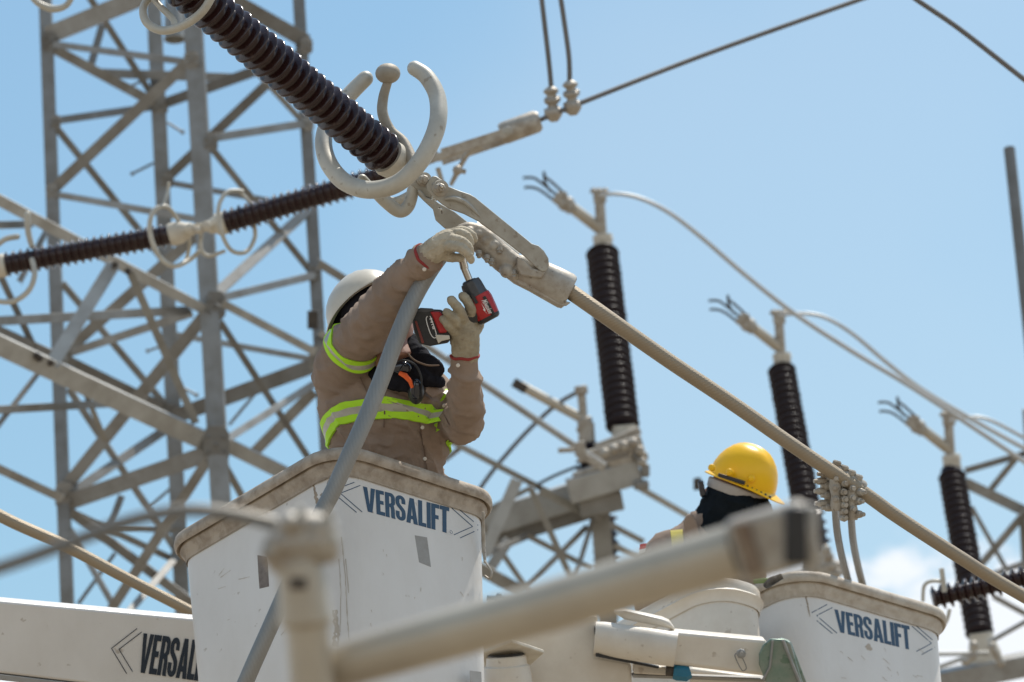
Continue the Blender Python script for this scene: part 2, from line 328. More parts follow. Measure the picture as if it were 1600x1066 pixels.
def single(name, label, cat, g, mt, group=None, origin=None, bevel=0, kind=None, sharp=35):
    origin = origin or g.v[0].copy()
    o = bpy.data.objects.new(name, tomesh(g, name, origin, mt, sharp)); COL.objects.link(o); o.location = origin
    if kind: o['kind'] = kind
    else: o['label'] = label; o['category'] = cat
    if group: o['group'] = group
    if bevel:
        b = o.modifiers.new('bevel', 'BEVEL'); b.width = bevel; b.segments = 2; b.limit_method = 'ANGLE'
    return o
def melt(g, voxel, smooth=6, sub=0):
    """join overlapping closed shapes into one continuous skin; returns a world-space mesh"""
    me = bpy.data.meshes.new('tmp'); me.from_pydata(g.v, [], g.f)
    bm = bmesh.new(); bm.from_mesh(me); bmesh.ops.recalc_face_normals(bm, faces=bm.faces); bm.to_mesh(me); bm.free()
    o = bpy.data.objects.new('tmp', me); COL.objects.link(o)
    r = o.modifiers.new('r', 'REMESH'); r.mode = 'VOXEL'; r.voxel_size = voxel
    if smooth:
        k = o.modifiers.new('s', 'SMOOTH'); k.iterations = smooth; k.factor = 0.5
    if sub:
        q = o.modifiers.new('q', 'SUBSURF'); q.levels = sub; q.render_levels = sub
    bpy.context.view_layer.update()
    dg = bpy.context.evaluated_depsgraph_get(); m2 = bpy.data.meshes.new_from_object(o.evaluated_get(dg))
    bpy.data.objects.remove(o); bpy.data.meshes.remove(me); return m2
def cloth(me, fn):
    """push vertices along their normals by fn(position, normal)"""
    nn = [v.normal.copy() for v in me.vertices]
    for v, n in zip(me.vertices, nn): v.co = v.co + n * fn(v.co, n)
    me.update()
def settle(me, origin, mt):
    for v in me.vertices: v.co -= origin
    me.materials.clear(); me.materials.append(mt); me.polygons.foreach_set('use_smooth', [True] * len(me.polygons)); me.update(); return me

# ================================================================== SETTING
g = G(); g.add([(-2500, -2500, 0), (2500, -2500, 0), (2500, 2500, 0), (-2500, 2500, 0)], [[0, 1, 2, 3]])
single('ground', '', '', g, GROUND, kind='structure', origin=Vector((0, 0, 0)))

# ---- lattice tower: legs N(ear) L(eft) R(ight) F(ar)
BASE = dict(N=24.0, L=24.9, R=24.8, F=25.7, A=22.6, B=22.0, C=21.4, X=25.6, Y=26.6)
def TP(x, y, k):
    d = (BASE[k] if isinstance(k, str) else k) + (690 - y) * 0.0016
    return P(x, y, d)
tw = Thing('lattice_tower', 'tall square galvanised steel lattice tower behind the white bucket on the left', 'lattice tower', (TP(340, 690, 'N').x, TP(340, 690, 'N').y + 0.8, 0))
def leg(k, x0, y0, x1, y1, w):
    a, b = TP(x0, y0, k), TP(x1, y1, k); u = (a - b).normalized()
    u.normalize(); top = a + u * 2.2; bot = b - u * ((b.z) / u.z)
    g = G(); angle_bar(g, bot, top, M(w, BASE[k]), side=1 if k in 'NL' else -1, back=1); tw.part('leg', g, GALV, bevel=0.002)
leg('N', 301, 40, 344, 783, 30); leg('L', 72, 60, 104, 941, 20); leg('F', 241, 27, 284, 925, 24); leg('R', 468, 20, 509, 694, 20)
def mem(x0, y0, k0, x1, y1, k1, w, m=GALV, side=1, back=1, name='brace', th=tw):
    g = G(); a, b = TP(x0, y0, k0), TP(x1, y1, k1)
    angle_bar(g, a, b, M(w * 1.2, (dist(a) + dist(b)) / 2), side, back); th.part(name, g, m, bevel=0.0015)
for q in [
    # ring beams and X bracing, traced face by face
    (72, 55, 'L', 297, -38, 'N', 22, 'ring_beam'), (297, -38, 'N', 480, 66, 'R', 20, 'ring_beam'), (84, 76, 'L', 250, 166, 'F', 13, 'ring_beam'), (250, 164, 'F', 480, 82, 'R', 14, 'ring_beam'),
    (86, 189, 'L', 245, 166, 'F', 10), (75, 68, 'L', 300, 98, 'N', 9), (299, 92, 'N', 80, 299, 'L', 15), (82, 303, 'L', 324, 346, 'N', 9),
    (88, 200, 'L', 256, 408, 'F', 9), (97, 443, 'L', 268, 645, 'F', 9), (107, 608, 'L', 276, 862, 'F', 9), (136, -10, 'L', 236, 146, 'F', 9),
    (160, 38, 'X', 141, 106, 'X', 10), (150, 114, 'X', 366, 122, 'X', 12), (257, 282, 'F', 478, 74, 'R', 13), (330, 216, 'N', 484, 192, 'R', 11),
    (331, 232, 'N', 487, 426, 'R', 9), (300, 2, 'N', 479, 197, 'R', 8), (500, 428, 'R', 344, 466, 'N', 10), (262, 285, 'F', 487, 326, 'R', 8),
    (484, 325, 'R', 340, 456, 'N', 13), (333, 344, 'N', 97, 555, 'L', 15), (322, 490, 'N', 97, 767, 'L', 16), (104, 553, 'L', 300, 489, 'N', 11),
    (262, 655, 'F', 494, 570, 'R', 20, 'ring_beam'), (352, 688, 'N', 494, 598, 'R', 10), (392, 712, 'X', 490, 612, 'R', 14), (344, 503, 'N', 482, 716, 'R', 9),
    (268, 522, 'F', 490, 562, 'R', 8), (106, 785, 'L', 330, 707, 'N', 22, 'ring_beam'), (116, 767, 'L', 268, 665, 'F', 12), (109, 800, 'L', 306, 948, 'F', 12),
    (326, 716, 'N', 172, 955, 'L', 13), (166, 823, 'X', 288, 830, 'F', 8), (112, 800, 'L', 274, 876, 'F', 9), (190, 774, 'X', 171, 825, 'X', 9),
    (108, 826, 'L', 176, 945, 'L', 8), (281, 864, 'F', 196, 962, 'L', 9), (352, 730, 'N', 420, 850, 'R', 9), (101, 560, 'L', 267, 642, 'F', 12),
    (358, 664, 'Y', 398, 616, 'Y', 4), (236, 790, 'Y', 268, 762, 'Y', 4), (122, 944, 'Y', 180, 864, 'Y', 5)]:
    nm = q[7] if len(q) > 7 else 'brace'
    mem(*q[:7], name=nm, side=random.choice((-1, 1)), back=1, m=GALV)
def gusset(x, y, k, w, h, rot=0):
    g = G(); c = TP(x, y, k) - FW * 0.03; a = R(rot); ux = (RT * math.cos(a) + UP * math.sin(a)); uy = (-RT * math.sin(a) + UP * math.cos(a)); s = M(1, dist(c))
    pts = [c + ux * s * w * i + uy * s * h * j for i, j in ((-.5, -.3), (-.3, -.5), (.3, -.5), (.5, -.3), (.5, .3), (.3, .5), (-.3, .5), (-.5, .3))]
    prism(g, pts, FW * 0.012)
    for i, j in ((-.3, -.2), (.3, -.2), (-.3, .2), (.3, .2), (0, 0)):
        bolt(g, c + ux * s * w * i + uy * s * h * j, -FW, 0.012, 0.018)
    tw.part('gusset_plate', g, GALV, bevel=0.001)
for q in [(338, 695, 'N', 42, 60), (337, 478, 'N', 32, 46), (102, 775, 'L', 30, 44), (80, 66, 'L', 26, 30), (82, 300, 'L', 20, 26), (300, 94, 'N', 24, 28), (250, 166, 'F', 26, 30), (262, 282, 'F', 20, 24),
          (268, 648, 'F', 26, 34), (482, 194, 'R', 18, 22), (490, 428, 'R', 20, 24), (495, 560, 'R', 24, 40), (330, 222, 'N', 22, 30), (278, 868, 'F', 20, 30), (479, 72, 'R', 20, 26), (88, 190, 'L', 16, 20), (98, 556, 'L', 18, 26)]: gusset(*q)
for (x, y, x2, y2, k) in [(240, 255, 208, 271, 'F'), (262, 192, 284, 206, 'F'), (265, 537, 232, 548, 'F'), (275, 600, 306, 617, 'F'), (236, 120, 204, 135, 'F')]:
    g = G(); rod(g, TP(x, y, k), TP(x2, y2, k), 0.009); bolt(g, TP(x2, y2, k), (TP(x2, y2, k) - TP(x, y, k)), 0.016, 0.02); tw.part('step_bolt', g, GALV)
g = G(); c = TP(271, -30, 25.0); e = TP(273, 62, 25.0); lathe(g, c, e, [(0, .05), (0.02, .062), ((e - c).length - .02, .07), ((e - c).length, .074), ((e - c).length, .06), ((e - c).length - .03, .05)]); tw.part('lamp_housing', g, GALV2)
g = G(); box(g, TP(489, 500, 24.6), RT * 0.035, UP * 0.06, FW * 0.03); tw.part('junction_box', g, DARKM, bevel=0.006)

# ---- girder coming forward from the tower (left) and running on behind it (right)
gd = Thing('lattice_girder', 'galvanised steel girder reaching from the lattice tower out of the left edge', 'girder', TP(330, 690, 'N'), None)
gd.loc = gd.o.location.copy()
z0 = TP(330, 690, 'N').z; z1 = TP(324, 486, 'N').z
def chord(th, x0, y0, x1, y1, z, w, ext=0.0, m=GALV2, name='chord', h=None, side=1):
    a, b = onz(x0, y0, z), onz(x1, y1, z); b2 = b + (b - a).normalized() * ext
    g = G(); s = (dist(a) + dist(b)) / 2
    angle_bar(g, a, b2, M(w, s), side=side, back=1, th=0.12); th.part(name, g, m, bevel=0.002); return a, b
A0, B0 = chord(gd, 334, 697, 0, 541, z0, 30, 1.5)
A1, B1 = chord(gd, 326, 488, 0, 314, z1, 17, 1.5)
print('girder depths', dist(A0), dist(B0), dist(A1), dist(B1))
def dg_(x, z): # depth of girder near face at a picture column
    t = (334 - x) / 334; return (dist(A0) + (dist(B0) - dist(A0)) * t) - 0.02
for (x0, y0, x1, y1, w, m) in [(178, 412, 80, 570, 22, GALV2), (203, 425, 306, 662, 13, GALV2), (0, 430, 54, 545, 11, GALV), (-30, 700, 62, 580, 9, GALV), (-60, 505, 296, 485, 15, GALV), (-60, 644, 200, 629, 13, GALV),
                               (-40, 498, 96, 560, 12, GALV), (-60, 705, 98, 780, 14, GALV), (-20, 352, 52, 350, 12, GALV), (30, 440, 75, 355, 9, GALV), (130, 606, 165, 690, 9, GALV)]:
    a, b = P(x0, y0, dg_(x0, 0) + (0.5 if m is GALV else 0)), P(x1, y1, dg_(x1, 0) + (0.5 if m is GALV else 0))
    g = G(); angle_bar(g, a, b, M(w, dist(a)), random.choice((-1, 1)), 1); gd.part('brace', g, m, bevel=0.0015)
for (x, y) in [(62, 560), (80, 567), (200, 424), (180, 414), (58, 556)]:
    g = G(); bolt(g, P(x, y, dg_(x, 0) - 0.03), -FW, 0.022, 0.03); gd.part('bolt', g, DARKM)

g2 = Thing('receding_girder', 'galvanised steel girder running behind the two-armed worker and the post insulator base', 'girder', TP(495, 560, 'R'), None)
for (x0, y0, k0, x1, y1, k1, w) in [(348, 474, 24.0, 493, 551, 24.9, 13), (350, 694, 24.0, 520, 778, 25.0, 22), (499, 412, 24.6, 640, 500, 25.3, 13), (690, 682, 25.8, 1006, 847, 27.6, 10), (845, 766, 26.6, 918, 803, 27.0, 14),
                                    (808, 750, 26.3, 756, 868, 26.2, 19), (829, 763, 26.4, 896, 912, 26.6, 10), (796, 843, 26.8, 760, 897, 26.7, 17), (822, 836, 27, 926, 890, 27.4, 9), (918, 822, 27.3, 812, 928, 27, 9), (740, 884, 26.4, 815, 926, 26.8, 20),
                                    (1002, 764, 28, 1080, 809, 28.5, 10), (500, 520, 25, 560, 560, 25.2, 10), (700, 560, 25.4, 730, 540, 25.4, 5), (694, 720, 26, 722, 698, 26, 8), (960, 852, 27.5, 1010, 880, 27.8, 10), (756, 868, 26.2, 826, 838, 27, 9), (830, 762, 26.4, 756, 800, 26.4, 8), (740, 800, 26.6, 830, 930, 27, 9), (896, 912, 26.6, 930, 800, 27, 8)]:
    a, b = P(x0, y0, k0), P(x1, y1, k1); g = G(); angle_bar(g, a, b, M(w, k0), random.choice((-1, 1)), 1); g2.part('brace', g, GALV2 if w > 9 else GALV, bevel=0.0015)

rt = Thing('far_lattice_tower', 'galvanised lattice steelwork entering at the right edge behind the rightmost post insulator', 'lattice tower', P(1600, 1000, 30))
for (x0, y0, x1, y1, w) in [(1508, 736, 1640, 698, 10), (1588, 716, 1544, 770, 10), (1508, 754, 1640, 818, 17), (1612, 790, 1532, 884, 11), (1518, 792, 1574, 892, 7), (1540, 902, 1640, 866, 10), (1598, 805, 1603, 900, 10), (1552, 932, 1640, 980, 9),
                            (1612, 640, 1640, 1100, 24)]:
    g = G(); angle_bar(g, P(x0, y0, 30), P(x1, y1, 30.2), M(w, 30), random.choice((-1, 1)), 1); rt.part('leg' if w == 24 else 'brace', g, GALV, bevel=0.0015)
g = G(); a = P(1577, 232, 25); b = P(1612, 560, 24.4); dwn = (b - a).normalized()
rod(g, a, a + dwn * ((a.z) / -dwn.z), M(9, 25)); pole = single('lightning_mast', 'plain grey steel mast with a cut top near the right edge', 'mast', g, GALV, origin=a + dwn * ((a.z) / -dwn.z))
pole.data.materials[0] = GALV

# ================================================================== porcelain strings
def shed_profile(L, r0, r1, pitch, lip=0.0):
    pr = [(0, r0)]; t = pitch * 0.3
    R1 = r1
    while t < L - pitch * 0.3:
        r1 = R1 * random.uniform(.975, 1.005)
        pr += [(t - pitch * .34, r0), (t - pitch * .24, r0 + (r1 - r0) * .2), (t - pitch * .08, r0 + (r1 - r0) * .75), (t - pitch * .02, r1 * .965), (t + pitch * .05, r1), (t + pitch * .12, r1), (t + pitch * .17, r1 * .97), (t + pitch * .20, r0 + (r1 - r0) * .6), (t + pitch * .24, r0 + (r1 - r0) * .12), (t + pitch * .40, r0)]
        t += pitch
    pr.append((L, r0)); return [p for i, p in enumerate(pr) if i == 0 or p[0] >= pr[i - 1][0] - 1e-9]
def string(th, a, b, r1, pitch, m=PORC, name='porcelain_sheds', rc=0.6, n=40, kind=None):
    g = G(); lathe(g, a, b, shed_profile((b - a).length, r1 * rc, r1, pitch), n); return th.part(name, g, m, sharp=60)

# ---- main strain insulator
i0, i1 = P(215, -80, 9.95), P(607, 246, 10.56); ad = (i1 - i0).normalized()
ms = Thing('strain_insulator', 'large sharp brown porcelain strain insulator with a C-shaped pale arcing ring at its lower end', 'insulator', i1)
string(ms, i0, i1, M(35, 10.4), M(19.5, 10.3), rc=.66)
g = G(); L = 0.1; lathe(g, i1 - ad * 0.004, i1 + ad, [(0, .050), (.012, .054), (.03, .050), (.055, .043), (.075, .046), (.085, .034), (.1, .024), (.12, .02)]); ms.part('end_cap', g, CAPM)
D = 10.5
def px(pts, d=D): return [(P(a, b, d + c), M(r, d)) for a, b, c, r in pts]
g = G(); tube(g, spline(px([(571, 123, .16, 12.5), (548, 146, .15, 13), (520, 178, .12, 13), (506, 215, .06, 13.5), (512, 252, 0, 14), (538, 284, -.06, 14), (578, 297, -.12, 14), (622, 286, -.16, 14), (658, 250, -.16, 14), (682, 200, -.12, 14), (684, 155, -.06, 13.5), (668, 122, -.02, 13), (648, 107, 0, 12)])), 20, cap='round'); ring1 = ms.part('arcing_ring', g, RINGM)
g = G(); tube(g, spline(px([(606, 128, .12, 7), (599, 152, .12, 8), (598, 178, .11, 8.5), (610, 204, .1, 8.5), (630, 222, .08, 8.5), (643, 248, .04, 8.5), (648, 272, .0, 8)])), 16)
ball(g, P(606, 115, D + .12), M(20, D), M(16.5, D), M(20, D)); ms.part('arcing_horn', g, DALU, label='arcing horn topped by a flattened ball')
g = G(); tube(g, spline(px([(584, 296, -.02, 10), (604, 316, -.01, 10.5), (624, 330, 0, 10.5), (638, 322, 0, 10), (646, 296, 0, 9.5), (652, 274, 0, 9)])), 16, cap='round')
tube(g, spline(px([(566, 280, .10, 8), (586, 300, .11, 8), (612, 316, .1, 8), (640, 306, .06, 8), (656, 290, .03, 8)])), 14, cap='round'); ms.part('support_loop', g, RINGM)
g = G(); tube(g, spline(px([(268, -12, -.4, 6), (240, -8, -.42, 6), (224, 12, -.44, 6), (230, 36, -.47, 6.5), (256, 48, -.5, 6.5), (290, 38, -.53, 6.5), (318, 16, -.55, 6.5), (336, -16, -.55, 6.5)])), 14)
tube(g, spline(px([(236, -6, -.44, 4.5), (252, 12, -.46, 5), (270, 30, -.49, 5), (272, 42, -.5, 5)])), 12); ms.part('upper_arcing_ring', g, RINGM)
# ---- yoke and links
def zp(zx, zy, off=0.0): return P(640 + zx / 4.264, 250 + zy / 4.264, D + off)
yk = Thing('dead_end_clamp', 'weathered aluminium clamp with two cranked link plates ending the thick tan conductor', 'clamp', zp(190, 185))
def plate(pts, off, th, name, m=ALUG, bev=0.003, label=None):
    g = G(); prism(g, [zp(x, y, off) for x, y in pts], FW * th); yk.part(name, g, m, bevel=bev, label=label)
plate([(128, 128), (150, 108), (175, 108), (225, 140), (262, 178), (330, 205), (400, 228), (438, 250), (640, 415), (815, 558), (860, 572), (895, 605), (925, 655), (930, 705), (908, 742), (878, 745), (840, 715), (760, 640), (620, 530), (455, 410), (415, 388), (360, 360), (262, 326), (215, 296), (150, 240), (118, 200), (112, 165)], -.052, .014, 'link_plate')
g = G(); tube(g, spline([(zp(235, 262, -.056), .004), (zp(300, 255, -.058), .007), (zp(370, 282, -.058), .007), (zp(430, 335, -.056), .005), (zp(470, 380, -.052), .002)]), 8); yk.part('pressed_rib', g, ALUG)
plate([(52, 190), (100, 205), (160, 262), (200, 290), (300, 345), (420, 440), (620, 580), (860, 720), (850, 770), (600, 655), (420, 540), (232, 455), (172, 402), (155, 330), (95, 275), (55, 235)], .05, .014, 'link_plate')
plate([(0, 120), (62, 78), (100, 96), (112, 140), (165, 215), (150, 262), (100, 245), (40, 190), (5, 165)], -.02, .03, 'shackle_tongue')
plate([(50, 205), (70, 195), (110, 250), (150, 262), (172, 250), (165, 300), (120, 285), (70, 240)], -.036, .02, 'clevis_ear')
g = G(); lathe(g, i1 + ad * 0.09, i1 + ad, [(0, .022), (.03, .026), (.06, .02), (.1, .022), (.12, .012)]); yk.part('socket_eye', g, ALU)
for (zx, zy, r, o) in [(84, 128, .016, -.03), (192, 186, .018, -.06)]:
    g = G(); ax = (-FW + RT * .35 - UP * .1).normalized(); lathe(g, zp(zx, zy, o + .02), zp(zx, zy, o + .02) + ax, [(0, r * 1.25), (.022, r * 1.25), (.024, r * .95)], 24); bolt(g, zp(zx, zy, o) + ax * .004, ax, r * .8, .026); yk.part('bolt', g, ALU)
for (zx, zy) in [(200, 170), (196, 320)]:
    g = G(); tube(g, spline([(zp(zx, zy, -.085), .0025), (zp(zx + 14, zy + 10, -.09), .003), (zp(zx + 20, zy + 34, -.08), .003)]), 8); yk.part('split_pin', g, CHROME)
g = G(); sq = []
for (zx, zy, rr, f) in [(640, 690, 52, .8), (690, 712, 74, .9), (740, 730, 88, .95), (850, 775, 96, 1), (960, 830, 102, 1), (1040, 872, 104, 1), (1062, 884, 98, 1), (1070, 888, 84, 1)]:
    sq.append((zp(zx, zy, 0), zp(zx, zy + 0, 0), rr, f))
axc = (zp(1040, 872) - zp(690, 700)).normalized(); pc = axc.cross(FW).normalized()
loft(g, [(c, pc * M(rr * 1.2 / 4.264, D), FW * M(rr / 4.264, D) * f) for c, _, rr, f in sq], 32)
sock = yk.part('clamp_barrel', g, ALU, sharp=40)
g = G(); prism(g, [zp(x, y, -.028) for x, y in [(600, 735), (640, 782), (1005, 974), (1045, 972), (1075, 950), (1000, 930), (720, 790), (650, 735)]], FW * .056); yk.part('keel_rib', g, ALU, bevel=.003)
g = G(); prism(g, [zp(x, y, -.05) for x, y in [(716, 640), (770, 668), (812, 720), (905, 745), (880, 790), (740, 770), (712, 720)]], FW * .04); yk.part('barrel_cheek', g, ALU, bevel=.004)
g = G(); ax = (-FW * .8 + RT * .5 - UP * .2).normalized(); lathe(g, zp(862, 665, -.03), zp(862, 665, -.03) + ax, [(0, .0175), (.012, .0175), (.016, .015), (.017, .0)], 28); yk.part('pivot_pin', g, ALUG)
g = G(); tube(g, [(q, .0035) for q in ringpath(zp(862, 665, -.036) , ax, .019)], 10, closed=True); yk.part('pin_collar', g, DARKM)
# jumper terminal: knobbly cast elbow under the plate
jt = G(); tube(jt, spline([(zp(330, 500, .0), .022), (zp(400, 492, .0), .028), (zp(480, 535, .0), .032), (zp(560, 605, .0), .031), (zp(640, 675, .0), .031), (zp(700, 715, .0), .030)]), 20, flat=1.2)
for (zx, zy, r) in [(400, 485, .019), (455, 503, .019), (508, 540, .019), (560, 575, .019), (650, 735, .022), (700, 765, .019)]: ball(jt, zp(zx, zy, -.018), r)
for (zx, zy) in [(430, 510), (485, 545), (540, 590), (600, 640)]: tube(jt, [(q, .006) for q in ringpath(zp(zx, zy, 0), (zp(640, 670) - zp(430, 510)).normalized(), .025)], 8, closed=True)
prism(jt, [zp(x, y, -.02) for x, y in [(590, 640), (720, 640), (740, 800), (640, 770)]], FW * .04)
tm = melt(jt, .0024, 1); cloth(tm, lambda p, n: 0.0012 * noise.noise(p * 55)); yk.part('jumper_terminal', settle(tm, yk.loc, ALU), None)
for (zx, zy) in [(462, 610), (516, 640), (546, 664), (598, 585), (700, 745)]:
    g = G(); a_ = (-FW * .5 - UP * .8).normalized(); lathe(g, zp(zx, zy, -.026), zp(zx, zy, -.026) + a_, [(0, .009), (.012, .009), (.013, .006), (.019, .006)], 12); yk.part('terminal_bolt', g, ALU)
g = G(); tube(g, spline([(zp(440, 440, .01), .02), (zp(500, 470, .01), .024), (zp(590, 545, .01), .02), (zp(720, 640, .01), .018)]), 16, flat=.7); yk.part('terminal_pad', g, ALUG)

# ---- conductor and jumper cable
cpts = [(878, 447, 0, 12.6), (893, 457, 0, 12.5), (950, 497, .0, 12.3), (1044, 563, .05, 12), (1141, 628, .1, 11.7), (1240, 697, .13, 11.4), (1348, 769, .17, 11.2), (1400, 806, .2, 11), (1500, 871, .24, 10.8), (1600, 932, .3, 10.5), (1900, 1100, .4, 10)]
g = G(); tube(g, spline(px(cpts), 10), 24); single('conductor', 'thick tan stranded conductor slanting down from the dead-end clamp to the lower right corner', 'cable', g, COND)
jp = [(738, 374, -.02, 11), (716, 378, -.03, 12), (697, 392, -.06, 13), (672, 424, -.1, 14), (645, 470, -.14, 14.5), (620, 528, -.2, 14.5), (597, 590, -.26, 14.5), (573, 650, -.32, 14.5), (548, 706, -.38, 14.3), (522, 764, -.42, 14.2), (500, 806, -.45, 14), (466, 880, -.5, 13.8), (430, 962, -.55, 13.6), (380, 1075, -.6, 13.4), (330, 1200, -.6, 13.4)]
g = G(); tube(g, spline([(p_, r_ * .9) for p_, r_ in px(jp, 10.5)], 10), 28); single('jumper_cable', 'heavy grey stranded jumper cable hanging from the gloved hand down across the white bucket', 'cable', g, CONDG)
g = G(); tube(g, spline(px([(-120, 735, .3, 10), (0, 806, .4, 10), (100, 852, .5, 9.8), (200, 905, .6, 9.6), (310, 962, .7, 9.4), (470, 1050, .8, 9.2)], 12.0), 8), 18); single('lower_conductor', 'tan stranded cable sloping down at the lower left to pass behind the bucket', 'cable', g, COND)

# ---- T clamps with two droppers on the conductor
DT = 10.68
tcl = Thing('tap_clamp', 'cluster of bolted aluminium tap clamps on the thick conductor above the right bucket', 'clamp', P(1320, 757, DT))
def tz(zx, zy, o=0.0): return P(1240 + zx / 4.443, 690 + zy / 4.443, DT + o)
g = G(); ca, cb = tz(255, 195), tz(480, 345); tube(g, [(ca, .024), (ca + (cb - ca) * .06, .028), (ca + (cb - ca) * .46, .028), (ca + (cb - ca) * .5, .022), (ca + (cb - ca) * .54, .028), (ca + (cb - ca) * .94, .028), (cb, .024)], 20); tcl.part('clamp_sleeve', g, ALU)
for (x, y, x2, y2) in [(290, 270, 300, 480), (400, 345, 408, 545)]:
    g = G(); tube(g, [(tz(x, y - 10, -.02), .017), (tz(x + 1, y + 40, -.02), .02), (tz((x + x2) / 2, (y + y2) / 2, -.02), .015), (tz(x2, y2 - 40, -.02), .02), (tz(x2, y2, -.02), .015)], 16, flat=.9); tcl.part('keeper', g, ALU, sharp=50)
g = G(); beam(g, tz(255, 240, .03), tz(250, 470, .03), .03, .022); beam(g, tz(345, 320, .03), tz(355, 530, .03), .03, .022); tcl.part('clamp_back_plate', g, ALU, bevel=.005)
bx = [(292, 150), (344, 182), (394, 214), (442, 246)]
for (zx, zy) in bx:
    g = G(); c = tz(zx, zy, -.01); lathe(g, c - UP * .012, c + UP + RT * .3, [(0, .010), (.004, .0125), (.016, .0125), (.02, .009), (.02, .0)], 8); tcl.part('bolt', g, ALU)
for (zx, zy) in [(190, 275), (192, 345), (196, 430), (215, 225), (240, 310), (240, 375), (245, 460), (345, 350), (350, 440), (352, 400), (350, 485), (445, 415), (450, 505), (350, 530), (300, 255), (352, 290), (405, 325), (460, 350), (290, 320), (296, 400), (404, 390), (408, 470)]:
    g = G(); c = tz(zx, zy, -.03 if zx > 260 else -.0); a_ = (-RT if zx < 330 else RT) * (.9 if zx < 260 or zx > 430 else .2) - FW * (1 if zx > 260 else .35)
    lathe(g, c - a_.normalized() * .012, c + a_, [(0, .011), (.012, .0115), (.022, .010), (.024, .007), (.034, .006)], 8); tcl.part('bolt', g, ALU)
for k, (pts) in enumerate([[(1305, 792, 0, 5.6), (1308, 830, 0, 5.8), (1315, 868, 0, 5.8), (1326, 910, 0, 5.8), (1340, 960, .0, 5.8), (1360, 1080, .0, 5.8)], [(1330, 808, 0, 5.6), (1333, 845, 0, 5.8), (1340, 882, 0, 5.8), (1349, 918, 0, 5.8), (1362, 970, 0, 5.8), (1385, 1080, 0, 5.8)]]):
    g = G(); tube(g, spline([(P(a, b, 13.8 - (13.8 - DT) * max(0, 1 - (b - 790) / 110)), M(r, 11 + 2.6 * min(1, max(0, (b - 790) / 110)))) for a, b, c, r in pts], 8), 16)
    single('dropper_cable', ['left one of two twisted cables dropping from the tap clamp behind the right bucket', 'right one of two twisted cables dropping from the tap clamp behind the right bucket'][k], 'cable', g, CONDJ, group='droppers under the tap clamp')

# ---- second (blurred) strain string
D2 = 18.6
def q2(pts, d=D2): return [(P(a, b, d + c), M(r, d)) for a, b, c, r in pts]
def blur_string(a, b, r, label, loc):
    th = Thing('strain_insulator', label, 'insulator', loc); string(th, a, b, M(r, D2), M(11.7, D2), n=30, m=PORC, rc=.74); return th
s2 = blur_string(P(8, 414, D2), P(268, 367, D2), 20, 'blurred brown insulator running off the left edge, ending over the lattice tower', P(268, 367, D2))
g = G(); a = P(264, 368, D2); b = P(300, 358, D2); lathe(g, a, b, [(0, .05), (.01, .056), (.06, .056), (.09, .04), (.12, .03), (.13, .02)]); s2.part('end_cap', g, CAPM)
g = G(); a = P(10, 414, D2); b = P(-20, 420, D2); lathe(g, a, b, [(0, .05), (.01, .058), (.06, .056), (.09, .04), (.12, .03)]); s2.part('end_cap', g, CAPM)
g = G(); tube(g, spline(q2([(283, 352, 0, 3), (262, 324, -.05, 3.5), (240, 330, -.1, 4), (234, 360, -.12, 4), (246, 396, -.12, 4), (270, 416, -.1, 4), (296, 406, 0, 4), (312, 392, .0, 3)])), 12); tube(g, spline(q2([(254, 324, -.05, 2.5), (262, 300, 0, 2.5), (264, 285, 0, 2.5)])), 10); s2.part('arcing_ring', g, RINGM)
g = G(); tube(g, spline(q2([(294, 352, 0, 3), (296, 385, .06, 3), (290, 408, .1, 3)])), 10); s2.part('horn', g, RINGM)
g = G(); tube(g, spline(q2([(-10, 470, -.1, 4), (20, 471, -.12, 4.5), (44, 455, -.12, 4.5), (54, 430, -.1, 4.5), (50, 405, -.05, 4.5)])), 12); tube(g, spline(q2([(43, 335, .0, 5), (44, 362, .0, 5), (50, 385, .0, 4.5)])), 12, cap='round'); tube(g, spline(q2([(-10, 388, -.05, 4), (8, 374, -.05, 4.5), (27, 370, -.05, 4.5)])), 12, cap='round'); s2.part('outer_arcing_ring', g, RINGM)
s3 = blur_string(P(352, 348, D2), P(625, 268, D2 - .1), 21, 'blurred brown insulator whose right end hides behind the large C-shaped ring', P(352, 348, D2))
g = G(); a = P(356, 347, D2); b = P(330, 354, D2); lathe(g, a, b, [(0, .05), (.01, .056), (.05, .056), (.07, .04), (.1, .03)]); s3.part('end_cap', g, CAPM)
g = G(); tube(g, spline(q2([(380, 299, .0, 3), (356, 300, -.05, 3.5), (342, 322, -.1, 3.5), (344, 356, -.12, 3.5), (360, 390, -.1, 3.5), (384, 394, -.05, 3.5), (398, 372, 0, 3.5), (397, 350, 0, 3.5)])), 12); tube(g, spline(q2([(372, 298, 0, 3), (385, 310, 0, 3), (395, 325, 0, 3)])), 10); s3.part('arcing_ring', g, RINGM)
g = G(); tube(g, spline(q2([(315, 362, 0, 3.2), (314, 388, -.03, 3.2), (326, 400, -.03, 3.2), (352, 392, -.03, 3)])), 10); s3.part('horn', g, RINGM)
g = G(); rod(g, P(296, 360, D2), P(338, 352, D2), M(7, D2)); bolt(g, P(298, 358, D2 - .05), -FW, .028, .03); bolt(g, P(322, 354, D2 - .05), -FW, .028, .03); bolt(g, P(310, 360, D2 - .05), -FW, .02, .04)
beam(g, P(296, 354, D2), P(340, 347, D2), M(6, D2), .04); s3.part('coupling_link', g, CAPM, bevel=.003)
c2 = Thing('dead_end_clamp', 'small blurred dead-end clamp on the far line right of the arcing ring', 'clamp', P(690, 245, 18))
g = G(); tube(g, [(P(782, 210, 18), M(15, 18)), (P(788, 208, 18), M(18, 18)), (P(838, 190, 18), M(18, 18)), (P(844, 188, 18), M(14, 18))], 18); c2.part('clamp_barrel', g, ALU)
